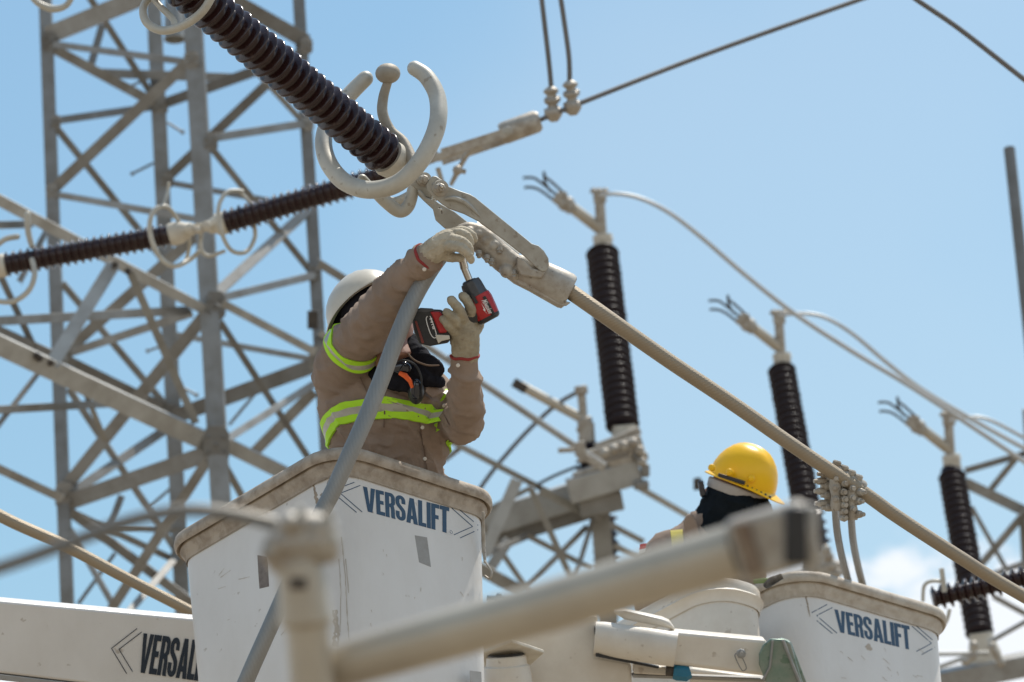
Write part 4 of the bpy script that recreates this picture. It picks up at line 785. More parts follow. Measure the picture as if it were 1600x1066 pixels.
lettering(bm, f3, NAVY, None, lines=[[z4(1008, 387), z4(820, 533), z4(932, 720)], [z4(1042, 413), z4(875, 540), z4(975, 705)]], pix=pixb)
g = G(); beam(g, P(-420, 1062, 11.5), P(420, 1098, 11.6), M(5, 11), .03); bm.part('hydraulic_pipe', g, GALV2)

# --- boom tip / levelling arm in front of the middle bucket
DA = 11.6
def za(x, y, o=0.0): return P(740 + x / 2.963, 860 + y / 2.963, DA + o)
bt = Thing('boom_tip', 'cream boom tip assembly with arm, pin and green steel pivot plate between the two buckets', 'boom', za(600, 500))
g = G(); prism(g, [za(-60, 395, .05), za(300, 330, .05), (za(575, 300, .05)), (za(568, 488, .05)), (za(730, 515, .05)), (za(735, 700, .05)), (za(150, 760, .05)), (za(-60, 760, .05))], FW * .3); bt.part('housing', g, FIBREC, bevel=.012, seg=3)
g = G(); tube(g, [(za(560, 405, .02), M(26, DA)), (za(600, 408, .02), M(26.5, DA)), (za(800, 440, -.02), M(27.5, DA)), (za(880, 452, -.03), M(27.5, DA)), (za(935, 460, -.03), M(27, DA))], 36, flat=.8, ref=UP.copy()); bt.part('arm_sleeve', g, FIBREC, sharp=30)
g = G(); prism(g, [za(905, 374, -.03), za(1360, 415, .0), za(1350, 582, .0), za(905, 528, -.03)], FW * .14); bt.part('arm', g, FIBREC, bevel=.012, seg=3)
g = G(); prism(g, [za(640, 282, .02), za(700, 278, .0), za(880, 318, .0), za(910, 332, .0), za(940, 372, .0), za(880, 358, .0), za(700, 322, .0)], FW * .12); bt.part('cover', g, FIBREC, bevel=.012, seg=3)
g = G(); prism(g, [za(560, 360, .0), za(585, 345, .0), za(582, 480, .0), za(740, 512, .0), za(860, 540, .0), za(855, 548, .0), za(566, 492, .0)], FW * .05); bt.part('gap_seal', g, BLKP)
g = G(); prism(g, [za(735, 575, .05), za(1010, 585, .05), za(1400, 597, .1), za(1400, 612, .1), za(735, 590, .05)], FW * .1); bt.part('lower_rail', g, TAPE, bevel=.004)
g = G(); prism(g, [za(740, 520, .04), za(900, 545, .04), za(905, 580, .04), za(740, 572, .04)], FW * .1); bt.part('lug_plate', g, FIBREC, bevel=.005)
g = G(); prism(g, [za(1000, 545, .2), za(1350, 588, .2), za(1350, 700, .2), za(1000, 700, .2)], FW * .2); bt.part('inner_panel', g, FIBREC, bevel=.01)
g = G(); tube(g, [(za(890, 556, -.0), .017), (za(925, 558, -.0), .017)], 16); bt.part('hose_fitting', g, DARKM)
g = G(); tube(g, [(za(925, 560, .0), .024), (za(940, 562, -.0), .028), (za(985, 566, .0), .028), (za(1004, 560, .0), .02)], 8); bt.part('hose_cap', g, TEAL, label='blue hose cap')
g = G(); prism(g, [za(x, y, -.04) for x, y in [(1375, 410), (1340, 440), (1322, 480), (1322, 530), (1345, 590), (1365, 640), (1560, 660), (1520, 600), (1470, 430), (1440, 412)]], FW * .02); gp = bt.part('pivot_plate', g, GREENM, bevel=.004)
g = G(); prism(g, [za(x, y, .03) for x, y in [(1425, 412), (1470, 425), (1500, 500), (1560, 660), (1500, 660), (1440, 470)]], FW * .09); bt.part('pivot_flange', g, GREENM, bevel=.004)
g = G(); tube(g, [(za(1385, 418, -.045), .004), (za(1372, 540, -.045), .004), (za(1340, 600, -.045), .004)], 8); tube(g, [(za(1432, 415, -.05), .005), (za(1520, 640, -.05), .005)], 8); bt.part('weld_bead', g, GALV2)
g = G(); bolt(g, za(1238, 478, -.03), -FW, .015, .02); bt.part('pin_head', g, GALV)
g = G(); tube(g, spline([(za(1222, 475, -.02), .0016), (za(1210, 490, -.035), .0016), (za(1240, 552, -.035), .0016), (za(1255, 555, -.035), .0016), (za(1262, 540, -.035), .0016), (za(1240, 488, -.035), .0016)]), 6); bt.part('safety_clip', g, GALV)
zf = P(848, 1022, DA - .1).z; g = G(); prism(g, [onz(x, y, zf) for x, y in [(752, 1022), (800, 1004), (850, 1021), (822, 1046), (764, 1062)]], Z * .012); bt.part('flange_plate', g, CAPM, bevel=.003)
g = G(); lathe(g, za(150, 485, -.12), za(168, 760, -.12), [(0, .052), (.006, .06), (.03, .062), (.034, .068), (.05, .07), (.06, .072), (.5, .076)], 32); bt.part('support_post', g, FIBREC)
g = G(); tube(g, [(q, .008) for q in ringpath(za(150, 488, -.12), (za(168, 760, -.12) - za(150, 485, -.12)).normalized(), .048)], 8, closed=True); bt.part('seal_ring', g, BLKP)
g = G(); prism(g, [za(62, 212, .1), za(105, 214, .1), za(108, 202, .1), (za(128, 202, .1)), za(132, 214, .1), za(175, 218, .1), za(175, 240, .1), za(60, 236, .1)], FW * .06); bt.part('valve_block', g, TEAL, bevel=.003, label='teal valve block')
g = G(); rod(g, za(64, 246, .1), za(95, 250, .1), .012); bt.part('hose_stub', g, FIBREC)

# ================================================================== foreground switch (strongly out of focus)
DF = 4.05
def fp(x, y, o=0.0): return P(x, y, DF + o)
fg = Thing('bus_support', 'blurred pale support post topped by a bolted cable clamp in front of the near bucket', 'support post', fp(490, 1100))
g = G(); tube(g, [(fp(463, 880), M(34, DF)), (fp(472, 900), M(39, DF)), (fp(476, 950), M(40, DF)), (fp(478, 965), M(43, DF)), (fp(479, 972), M(43, DF)), (fp(480, 980), M(35, DF)), (fp(486, 1066), M(35, DF)), (fp(500, 1300), M(35, DF))], 30); fg.part('post', g, PIPEM)
g = G(); a = fp(500, 1290); lathe(g, a, a - Z, [(0, .06), (.02, .09), (.05, .09)] + [(.05 + t, r) for t, r in shed_profile(.8, .06, .1, .06)] + [(.9, .1), (.92, .1), (max(a.z - .0, 1), .1)], 28); fg.part('insulator_column', g, PORCD, sharp=60)
g = G()
for (x, y, rx, ry, o) in [(470, 862, 46, 18, 0), (445, 850, 32, 16, -.01), (500, 846, 30, 18, -.01), (472, 832, 44, 16, 0), (480, 812, 30, 10, 0), (440, 880, 22, 14, 0), (512, 864, 20, 12, 0), (462, 888, 34, 16, 0), (505, 822, 22, 13, -.01), (422, 866, 16, 9, -.01), (455, 815, 18, 12, -.02)]: ball(g, fp(x, y, o), M(rx * 1.12, DF), M(ry * 1.3, DF), M(30, DF), n=16)
rod(g, fp(425, 870), fp(520, 868), M(14, DF)); fg.part('clamp_body', settle(melt(g, .004, 2), fg.loc, ALU), None)
for (x, y, r) in [(453, 815, 10), (505, 822, 9), (425, 866, 9), (470, 806, 8), (520, 848, 9), (515, 812, 7)]:
    g = G(); bolt(g, fp(x, y, -.02), -FW * .4 + UP, M(r, DF), M(16, DF)); fg.part('bolt', g, ALUG)
g = G(); box(g, fp(500, 838, -.018), RT * M(16, DF), UP * M(4, DF), FW * .004); box(g, fp(466, 912, -.026), RT * M(13, DF), UP * M(9, DF), FW * .002); fg.part('dark_slot', g, DARKM)
g = G(); tube(g, spline([(fp(-150, 930), M(11, DF)), (fp(0, 887), M(11, DF)), (fp(110, 848), M(11, DF)), (fp(210, 812), M(11, DF)), (fp(290, 798), M(11, DF)), (fp(360, 803), M(11, DF)), (fp(432, 819), M(11.5, DF))]), 18); single('foreground_cable', 'strongly blurred grey cable arching in from the left edge to the support post clamp', 'cable', g, CONDG)
bt2 = Thing('bus_tube', 'large blurred cream aluminium tube slanting up to the right across the foreground', 'bus tube', fp(560, 1040))
g = G(); tube(g, [(fp(498, 1052, .05), M(36, DF)), (fp(560, 1032, .03), M(38, DF)), (fp(850, 950, -.0), M(41, DF)), (fp(1150, 862, -.05), M(44, DF))], 32); bt2.part('tube', g, PIPEM)
g = G(); ta, tb = fp(1146, 864, -.06), fp(1272, 826, -.08); td = (tb - ta).normalized(); tx = td.cross(FW).normalized()
box(g, (ta + tb) / 2, td * (tb - ta).length / 2, tx * M(50, DF), FW * M(40, DF)); bt2.part('end_clamp', g, ALU, bevel=.010, seg=4)
g = G(); box(g, fp(1168, 856, -.09), td * M(14, DF), tx * M(40, DF), FW * .006); bt2.part('rust_band', g, mat('rusty_brown', (.16, .105, .07), .8, 0, (.3, .24, .17), 60, .8), bevel=.002)
g = G(); box(g, fp(1243, 836, -.105), RT * M(17, DF), UP * M(44, DF), FW * .012); bt2.part('contact_slot', g, BLKP, bevel=.003)
g = G(); box(g, fp(1268, 842, -.085), RT * M(9, DF), UP * M(52, DF), FW * .02); bt2.part('contact_finger', g, ALU, bevel=.006)
g = G(); tube(g, [(fp(478, 1066, .05), M(40, DF)), (fp(512, 1048, .05), M(40, DF))], 24); bt2.part('hinge_boss', g, PIPEM)

# ================================================================== workers
def fold(scale, amp, sx=1.0, seed=0.0, axis=None):
    off = Vector((seed, seed * 1.7, -seed))
    def f(p, n):
        q = p + Vector((noise.noise(p * 5 + off), noise.noise(p * 5 - off), 0)) * .05
        q = Vector((q.x * scale, q.y * scale, q.z * scale * sx)) + off
        a = 1 - abs(noise.noise(q)) * 2.2; b = 1 - abs(noise.noise(q * 2.1 + Vector((3, 1, 2)))) * 2.2
        return amp * (max(a, -.4) ** 3 * .8 + .35 * max(b, -.4) ** 3 - .15)
    return f
def cap_chain(g, pts, n=16): tube(g, spline(pts, 5), n, cap='round')
def bvh_of(me): return BVHTree.FromPolygons([v.co.copy() for v in me.vertices], [list(p.vertices) for p in me.polygons])
def hugband(bv, c, e1, e2, ax, offs, lift=.003, n=72, reach=.6):
    """strip hugging a body: rays leave c in the e1/e2 plane; offs lists heights along ax"""
    rows = []
    for h in offs:
        row = []
        for k in range(n):
            a = 2 * PI * k / n; d = (e1 * math.cos(a) + e2 * math.sin(a)).normalized()
            hit = bv.ray_cast(c + ax * h + d * reach, -d, reach)
            row.append((hit[0] if hit[0] else c + ax * h + d * .05, d))
        # even out
        rr = [(p - (c + ax * h)).length for p, d in row]; sm = rr[:]
        for _ in range(8): sm = [(sm[k - 1] + sm[k] * 2 + sm[(k + 1) % n]) / 4 for k in range(n)]
        rows.append([(c + ax * h + d * (max(s, r * .995 + s * .005) + lift)) for (p, d), s, r in zip(row, sm, rr)])
    g = G(); m = len(rows); vs = [p for r_ in rows for p in r_] + [p + (c - p).normalized() * .006 for p in rows[-1]] + [p + (c - p).normalized() * .006 for p in rows[0]]
    order = list(range(m)) + [m]; fs = []
    seq = [m + 1] + list(range(m)) + [m]
    for i, j in zip(seq, seq[1:]):
        for k in range(n): fs.append([i * n + k, i * n + (k + 1) % n, j * n + (k + 1) % n, j * n + k])
    return g.add(vs, fs)
def skinstrip(bv, path, w, lift=.003, d0=10.75, th=.0025):
    """strip sewn along a pixel path, lying on the body as seen from the front"""
    g = G(); A = []; B = []
    for i, (x, y) in enumerate(path):
        a = Vector(path[max(i - 1, 0)]); b = Vector(path[min(i + 1, len(path) - 1)]); d = (b - a).normalized(); n_ = Vector((-d.y, d.x)) * w / 2
        for L_, s in ((A, 1), (B, -1)):
            h = bv.ray_cast(CAM, ray(x + n_.x * s, y + n_.y * s).normalized(), 40)
            L_.append((h[0] if h[0] else P(x + n_.x * s, y + n_.y * s, d0)) - ray(x, y).normalized() * lift)
    m = len(A); back = ray(*path[0]).normalized() * (th + lift)
    vs = A + B + [p + back for p in A] + [p + back for p in B]; fs = []
    for i in range(m - 1): fs += [[i, i + 1, m + i + 1, m + i], [i, i + 1, 2 * m + i + 1, 2 * m + i], [m + i, m + i + 1, 3 * m + i + 1, 3 * m + i]]
    return g.add(vs, fs)
def dens(pts, k=6):
    o = []
    for a, b in zip(pts, pts[1:]):
        for i in range(k): o.append((a[0] + (b[0] - a[0]) * i / k, a[1] + (b[1] - a[1]) * i / k))
    return o + [pts[-1]]
def helmet(g, c, up, front, hl, hw, h, brim, peak, ridges=True, n=48, th=.004):
    up = up.normalized(); front = (front - up * front.dot(up)).normalized(); side = up.cross(front)
    def shell(off, flip):
        vs = []
        rows = [('b', 1.0), ('b', .5), ('b', .0)] + [('d', t) for t in (8, 18, 30, 42, 54, 64, 74, 82, 90)]
        for kind, t in rows:
            for k in range(n):
                a = 2 * PI * k / n; cf, cs = math.cos(a), math.sin(a)
                if kind == 'b':
                    ext = brim + peak * max(0, cf) ** 3; rr = 1 + ext * t
                    p = c + front * (hl * cf * rr) + side * (hw * cs * rr) - up * (.006 * t + .014 * t * max(0, cf) ** 3)
                    p += up * off
                else:
                    e = R(t); k1 = math.cos(e) ** .85
                    p = c + front * ((hl + off * 1) * cf * k1) + side * ((hw + off) * cs * k1) + up * (h + off) * math.sin(e)
                    if ridges and t > 20:
                        s_ = cs * k1; rdg = math.exp(-(s_ / .1) ** 2) + .7 * math.exp(-((abs(s_) - .42) / .09) ** 2)
                        p += up * .005 * rdg * min(1, (t - 20) / 30)
                vs.append(p)
        m = len(rows); fs = []
        for i in range(m - 1):
            for k in range(n): fs.append([i * n + k, i * n + (k + 1) % n, (i + 1) * n + (k + 1) % n, (i + 1) * n + k])
        return vs, fs, m
    vs, fs, m = shell(0, 0); vi, fi, _ = shell(-th, 1)
    o = len(vs); vs += vi; fs += [[o + q for q in f] for f in fi]
    for k in range(n): fs.append([k, (k + 1) % n, o + (k + 1) % n, o + k])
    return g.add(vs, fs)
def head_mesh(c, up, front, s=1.0):
    up = up.normalized(); front = (front - up * front.dot(up)).normalized(); sd = up.cross(front); g = G()
    ball(g, c + up * .02 * s, .078 * s, .105 * s, .095 * s, (sd, up, front), 24)
    ball(g, c - up * .06 * s + front * .025 * s, .058 * s, .06 * s, .062 * s, (sd, up, front), 20)
    tube(g, [(c + up * .015 * s + front * .088 * s, .008 * s), (c - up * .022 * s + front * .105 * s, .014 * s), (c - up * .03 * s + front * .09 * s, .014 * s)], 12, cap='round')
    for q in (-1, 1):
        ball(g, c - up * .005 * s + sd * q * .078 * s, .010 * s, .032 * s, .02 * s, (sd, up, front), 12)
        ball(g, c + up * .028 * s + front * .082 * s + sd * q * .032 * s, .022 * s, .010 * s, .012 * s, (sd, up, front), 12)
    for q in (0, 1): ball(g, c - up * (.055 + .014 * q) * s + front * .083 * s, .025 * s, .007 * s, .012 * s, (sd, up, front), 12)
    tube(g, [(c - up * .05 * s, .055 * s), (c - up * .16 * s - front * .02 * s, .06 * s)], 20)
    return melt(g, .005, 3)

# ---------------- worker one
DW = 10.75
def w(x, y, o=0.0): return P(x, y, DW + o)
def wm(p): return M(p, DW)
w1 = Thing('person', 'worker in khaki shirt with lime bands and white helmet reaching up with red drill', 'person', bc0 - Z * 1.0 + Z * 0.02)
g = G()
hz = Vector((0, 1, 0)) * 1.0
def sec(x, y, hw_, hd, o=0.0, tilt=0): return (w(x, y, o), RT * wm(hw_) + UP * wm(tilt), FW * wm(hd))
loft(g, [sec(616, 860, 70, 52), sec(612, 800, 78, 56), sec(610, 745, 84, 60), sec(607, 700, 92, 64), sec(602, 660, 101, 68, -.01), sec(598, 625, 101, 68, -.02, 4), sec(596, 595, 94, 60, -.02, 6), sec(600, 572, 74, 48, -.01, 6), sec(606, 556, 44, 40, 0, 4), sec(608, 540, 34, 34)], 32)
# legs and hips inside the bucket
gT = G(); gT.v = list(g.v); gT.f = list(g.f); gT.uv = list(g.uv)
for s_ in (-1, 1): cap_chain(g, [(w(616 + s_ * 34, 840, .0), wm(46)), (w(618 + s_ * 38, 1000, .0), wm(38)), (w(620 + s_ * 38, 1110, .03), wm(28)), (w(620 + s_ * 38, 1270, .06), wm(24))])
gA = G(); gB = G(); A1 = [(w(550, 622, .0), wm(50)), (w(534, 584, -.05), wm(43)), (w(549, 545, -.12), wm(38)), (w(583, 503, -.22), wm(34)), (w(619, 452, -.3), wm(29.5)), (w(642, 428, -.34), wm(26)), (w(664, 406, -.38), wm(22.5))]
A2 = [(w(656, 606, .05), wm(37)), (w(688, 632, .02), wm(36)), (w(718, 662, -.10), wm(30)), (w(728, 640, -.19), wm(27)), (w(728, 612, -.25), wm(24.5)), (w(726, 585, -.29), wm(21.5)), (w(725, 562, -.3), wm(19.5))]
cap_chain(gA, A1, 22); cap_chain(gB, A2, 22); cap_chain(gB, [(w(708, 654, -.05), wm(33)), (w(722, 666, -.13), wm(26))], 20)
for gg in (gA, gB): g.add(gg.v, gg.f, gg.uv)
def crease(p, ax, lo, hi, seed, amp):
    a = p.dot(ax); q = (p - ax * a) * lo + ax * a * hi + Vector((seed, -seed, seed * .5))
    q += Vector((noise.noise(p * 7), noise.noise(p * 7 + Vector((4, 4, 4))), noise.noise(p * 7 - Vector((4, 4, 4))))) * .8
    n0 = 1 - abs(noise.noise(q)) * 2.4; n1 = 1 - abs(noise.noise(q * 1.9 + Vector((9, 2, 5)))) * 2.4
    return amp * (max(n0, -.5) * abs(max(n0, -.5)) + .45 * max(n1, -.5) * abs(max(n1, -.5)) - .2)
def near(p, chain):
    return min(((p - c_[0]).length - c_[1]) for c_ in chain)
axA = ln0 = (A1[-1][0] - A1[1][0]).normalized(); axB = (A2[-1][0] - A2[3][0]).normalized(); axT = (UP * .75 + RT * .65).normalized()
def body_fold(p, n):
    dA, dB = near(p, A1[1:]), near(p, A2[1:])
    wA = min(1, max(0, 1 - dA / .05)); wB = min(1, max(0, 1 - dB / .05))
    f = crease(p, axA, 8, 18, 1.3, .0115) * wA + crease(p, axB, 9, 15, 7.9, .0105) * wB * (1 - wA)
    t = 1 - max(wA, wB)
    return f + t * crease(p, axT, 5, 19, 3.1, .015)
body = melt(g, .0068, 3); cloth(body, body_fold); bv1 = bvh_of(body)
def solo(q): m_ = melt(q, .0068, 3); cloth(m_, body_fold); return bvh_of(m_)
bvT, bvA, bvB = solo(gT), solo(gA), solo(gB)
shirt = w1.part('shirt_and_body', settle(body.copy(), w1.loc, KHAKI), None)
ln = lambda a, b: (b - a).normalized()
# chest band
c = w(606, 686, -.01); e1 = RT.copy(); e2 = (FW * -1 + UP * .66).normalized(); axb = e1.cross(e2).normalized(); axb = axb if axb.dot(UP) > 0 else -axb
for nm, a_, b_, mt_ in (('lime_band', .0085, .024, LIME), ('silver_band', -.0085, .0085, SILVER), ('lime_band', -.025, -.0085, LIME)):
    k = .76
    w1.part(nm, hugband(bv1, c, e1, e2, axb, reach=.205, offs=[a_ * k * 1.12, (a_ + b_) / 2 * k * 1.12, b_ * k * 1.12], lift=.0075 if mt_ is LIME else .0068), mt_, label='chest band')
# arm band
c = w(549, 543, -.13); axa = ln(w(538, 578, -.06), w(574, 516, -.18)); e1 = axa.orthogonal().normalized(); e2 = axa.cross(e1)
for nm, a_, b_, mt_ in (('lime_band', .007, .0215, LIME), ('silver_band', -.007, .007, SILVER), ('lime_band', -.0215, -.007, LIME)):
    w1.part(nm, hugband(bvA, c, e1, e2, axa, [a_, (a_ + b_) / 2, b_], lift=.004 if mt_ is LIME else .0033), mt_, label='upper arm band')
c = w(700, 641, -.02); axa = ln(w(656, 606, .05), w(720, 658, -.10)); e1 = axa.orthogonal().normalized(); e2 = axa.cross(e1)
for nm, a_, b_, mt_ in (('lime_band', .012, .022, LIME), ('silver_band', -.012, .012, SILVER), ('lime_band', -.022, -.012, LIME)):
    w1.part(nm, hugband(bvB, c, e1, e2, axa, [a_, b_], lift=.004), mt_, label='far arm band')
# placket, pocket, seams, collar
w1.part('placket', skinstrip(bv1, dens([(646, 596), (656, 625), (662, 655), (667, 690), (674, 740), (676, 770)]), 13, .004), KHAKI)
for pth in ([(655, 600), (649, 625), (655, 655), (661, 690), (668, 740)], [(601, 622), (630, 630), (651, 640)], [(602, 620), (600, 668)], [(636, 574), (655, 586), (664, 606)], [(563, 590), (578, 622), (573, 660)]):
    w1.part('seam', skinstrip(bv1, dens(pth), 2.2, .0045), KHAKI2)
w1.part('pocket_flap', skinstrip(bv1, dens([(602, 618), (628, 626), (648, 636)]), 15, .005), KHAKI)
w1.part('pocket_flap', skinstrip(bv1, dens([(676, 640), (688, 652), (696, 668)]), 13, .005), KHAKI)
for (x, y) in ((664, 717), (694, 634), (660, 668), (655, 628)):
    h = bv1.ray_cast(CAM, ray(x, y).normalized(), 40)
    if h[0]: g = G(); n_ = (CAM - h[0]).normalized(); lathe(g, h[0] + n_ * .004, h[0] + n_, [(0, .0055), (.003, .0055), (.004, .004), (.004, 0)], 14); w1.part('button', g, BUTTON)
# cuffs
def cuff(c, ax, r, L_, m=KHAKI):
    g = G(); lathe(g, c - ax * L_, c + ax, [(0, r * 1.06), (.004, r * 1.13), (L_ * .5, r * 1.1), (L_ - .004, r * 1.12), (L_, r * 1.08), (L_, r * .8)], 32); return g
a1 = ln(w(645, 432, -.34), w(668, 408, -.38)); w1.part('cuff', cuff(w(670, 402, -.388), a1, wm(22), .058), KHAKI)
a2 = ln(w(727, 590, -.285), w(726, 556, -.3)); w1.part('cuff', cuff(w(725, 554, -.3), a2, wm(19), .052), KHAKI)
for (x, y, o) in ((663, 421, -.44), (715.5, 571, -.35)):
    g = G(); p = w(x, y, o); lathe(g, p + FW * .012, p - FW, [(0, .0055), (.013, .0055), (.015, .004), (.015, 0)], 14); w1.part('button', g, BUTTON)
# collar wings
for pts in ([(634, 560, -.12), (650, 578, -.16), (660, 600, -.17), (646, 606, -.16), (628, 584, -.14)], [(668, 596, -.14), (690, 600, -.1), (694, 612, -.1), (676, 622, -.14), (664, 612, -.16)], [(586, 560, -.1), (606, 580, -.14), (620, 604, -.15), (600, 600, -.14), (574, 578, -.1)]):
    g = G(); prism(g, [w(*p) for p in pts], FW * .008); w1.part('collar_wing', g, KHAKI, bevel=.003)
# head
hu = (UP * .62 - RT * .47 + FW * .50).normalized(); hf = (RT * .78 + UP * .42 - FW * .35).normalized()
hatc = w(573, 486, -.02); hc = hatc - hu * .05; hm = head_mesh(hc, hu, hf); w1.part('head', settle(hm, w1.loc, SKIN), None)
g = G(); helmet(g, hatc, hu, hf, .119, .103, .110, .17, .13); w1.part('helmet', g, WHAT, sharp=45)
# hood liner (one continuous draped cloth)
g = G()
for (x, y, o, rx, ry, rz) in [(560, 503, .0, 48, 36, 50), (556, 520, .03, 40, 44, 44), (588, 540, .04, 40, 44, 40), (618, 552, .0, 36, 38, 40), (552, 504, -.07, 22, 14, 20)] + [(576, 487, -.05, 48, 40, 46)]: ball(g, w(x, y, o), wm(rx), wm(ry), wm(rz))
cap_chain(g, [(w(628, 520, -.03), wm(14)), (w(638, 545, -.1), wm(20)), (w(656, 562, -.13), wm(18)), (w(676, 572, -.13), wm(14)), (w(684, 576, -.12), wm(11))])
cap_chain(g, [(w(618, 560, -.1), wm(18)), (w(640, 582, -.15), wm(16)), (w(662, 590, -.15), wm(12)), (w(680, 596, -.13), wm(9)), (w(688, 598, -.12), wm(7))])
cap_chain(g, [(w(590, 585, -.1), wm(16)), (w(610, 592, -.14), wm(16)), (w(640, 600, -.16), wm(14))])
hood = melt(g, .005, 3); fh = fold(20, .006, 1, 9.1); cloth(hood, fh); w1.part('hood_liner', settle(hood, w1.loc, BLACKC), None)
g = G(); tube(g, spline([(w(628, 520, -.08), .002), (w(640, 556, -.17), .0025), (w(664, 570, -.19), .0025), (w(686, 571, -.16), .002)]), 8); w1.part('hood_edge', g, KHAKI2)
# goggles hanging at the collar
for i_, (x, y, rx, ry) in enumerate(((628, 575, 15, 10), (650, 608, 10, 16))):
    g = G(); ball(g, w(x, y, -.195), wm(rx), wm(ry), .012, n=18); w1.part('goggle_lens', g, LENS)
g = G(); tube(g, spline([(w(612, 572, -.19), .003), (w(628, 563, -.2), .003), (w(648, 570, -.205), .003), (w(658, 590, -.205), .003), (w(658, 620, -.2), .003)]), 8); w1.part('goggle_frame', g, BLKP)
g = G(); tube(g, [(w(624, 583, -.206), wm(3)), (w(633, 587, -.210), wm(4.5)), (w(641, 596, -.208), wm(3.5)), (w(644, 606, -.205), wm(2.5))], 10); w1.part('goggle_strap', g, ORANGE)
g = G(); ball(g, w(650, 612, -.17), wm(13), wm(20), .03, n=16); w1.part('goggle_pad', g, BLKP)
# gloves
g = G()
ball(g, w(690, 381, -.40), wm(27), wm(20), wm(16), (ln(w(670, 392), w(712, 372)), UP, FW), 20)
cap_chain(g, [(w(671, 398, -.39), wm(18.5)), (w(682, 389, -.4), wm(19)), (w(700, 376, -.405), wm(17))])
for ch in ([(704, 366, -.40, 8), (720, 365, -.41, 7.8), (731, 371, -.42, 7), (735, 380, -.42, 6)], [(702, 374, -.42, 8), (718, 376, -.44, 8), (731, 385, -.44, 7), (735, 396, -.43, 6)],
           [(700, 384, -.43, 8), (716, 386, -.45, 8), (729, 395, -.45, 7), (736, 406, -.44, 6)], [(703, 366, -.37, 8), (722, 361, -.37, 7.5), (736, 366, -.37, 6.5), (741, 374, -.37, 6)], [(688, 398, -.39, 8.5), (704, 402, -.40, 7.5), (720, 403, -.41, 6.5)]):
    cap_chain(g, [(w(x, y, o), wm(r)) for x, y, o, r in ch], 14)
gl = melt(g, .0022, 3); fg1 = fold(42, .0035, 1, 1.1); cloth(gl, fold(42, .0016, 1, 1.1)); w1.part('glove', settle(gl, w1.loc, GLOVE), None)
g = G()
cap_chain(g, [(w(727, 556, -.3), wm(21)), (w(727, 538, -.31), wm(22)), (w(724, 518, -.32), wm(24)), (w(722, 504, -.32), wm(22))])
ball(g, w(732, 508, -.32), wm(17), wm(24), wm(16)); ball(g, w(715, 510, -.33), wm(17), wm(16), wm(16))
for ch in ([(736, 500, -.33, 8.6), (737, 485, -.35, 8.2), (730, 471, -.36, 7.6), (723, 463, -.36, 7.0)], [(723, 502, -.35, 8.6), (720, 489, -.375, 8), (711, 476, -.385, 7.4), (705, 469, -.385, 6.8)],
           [(714, 508, -.36, 8), (709, 498, -.385, 7.4), (702, 491, -.39, 6.8), (698, 488, -.385, 6.4)], [(709, 518, -.35, 7.6), (702, 510, -.375, 7), (696, 503, -.38, 6.4), (692, 499, -.375, 6)], [(738, 522, -.29, 10), (747, 508, -.26, 9), (751, 494, -.25, 8), (752, 482, -.25, 7)]):
    cap_chain(g, [(w(x, y, o), wm(r)) for x, y, o, r in ch], 14)
gl2 = melt(g, .0022, 3); cloth(gl2, fold(42, .0016, 1, 4.4)); w1.part('glove', settle(gl2, w1.loc, GLOVEB), None)
for c_, ax_, r_ in ((w(669, 402, -.385), a1, 23.5), (w(726, 556, -.3), a2, 21)):
    g = G(); tube(g, [(q + ax_ * .0015 * math.sin(i * .9), wm(2.4)) for i, q in enumerate(ringpath(c_, ax_, wm(r_)))], 10, closed=True); w1.part('glove_piping', g, REDC)
for s_ in (-1, 1):
    g = G(); f_ = w(620 + s_ * 38, 1275, .06); f_.z = bc0.z - 1.1 + .05; box(g, f_ - Vector((0, .05, 0)), Vector((.045, 0, 0)), Vector((0, .13, 0)), Vector((0, 0, .045))); w1.part('boot', g, BLKP, bevel=.02)

# impact wrench
DD = DW - .33
def t_(x, y, o=0.0): return P(x, y, DD + o)
dr = Thing('impact_wrench', 'red and black cordless impact wrench with a long steel socket held up by the worker', 'power tool', t_(750, 480))
ax = ln(t_(738, 445), t_(768, 500)); pr_ = ax.cross(FW).normalized()
g = G(); loft(g, [(t_(734, 440), pr_ * wm(15), FW * wm(15)), (t_(737, 446), pr_ * wm(16.5), FW * wm(16)), (t_(744, 459), pr_ * wm(17), FW * wm(17)), (t_(747, 464), pr_ * wm(18), FW * wm(18))], 10); dr.part('nose_housing', g, GRYP, bevel=.002, sharp=25)
g = G(); loft(g, [(t_(746, 462), pr_ * wm(18.5), FW * wm(18)), (t_(750, 470), pr_ * wm(20), FW * wm(19)), (t_(757, 484), pr_ * wm(19.5), FW * wm(19)), (t_(760, 490), pr_ * wm(19), FW * wm(19)), (t_(763, 495), pr_ * wm(18), FW * wm(18))], 14); rb = dr.part('motor_housing', g, REDP, bevel=.002, sharp=25)
g = G(); loft(g, [(t_(762.5, 494), pr_ * wm(18.5), FW * wm(18)), (t_(765, 499), pr_ * wm(17.5), FW * wm(17)), (t_(766, 501), pr_ * wm(14), FW * wm(14))], 14); dr.part('rear_cap', g, BLKP, bevel=.002)
g = G(); box(g, t_(764, 478, -.03), pr_ * wm(2.5), ax * wm(16), FW * .004); box(g, t_(741, 467, -.033), pr_ * wm(2.5), ax * wm(8), FW * .004); dr.part('housing_rib', g, BLKP, bevel=.001)
g = G(); rod(g, t_(735, 442), t_(725, 418), wm(5.6)); rod(g, t_(726, 420), t_(720, 396), wm(6.4)); dr.part('socket', g, CHROME)
g = G(); lathe(g, t_(738, 450), t_(734, 440), [(0, wm(12)), (wm(11), wm(12)), (wm(13), wm(9)), (wm(13), 0)], 16); dr.part('nose_cap', g, BLKP)
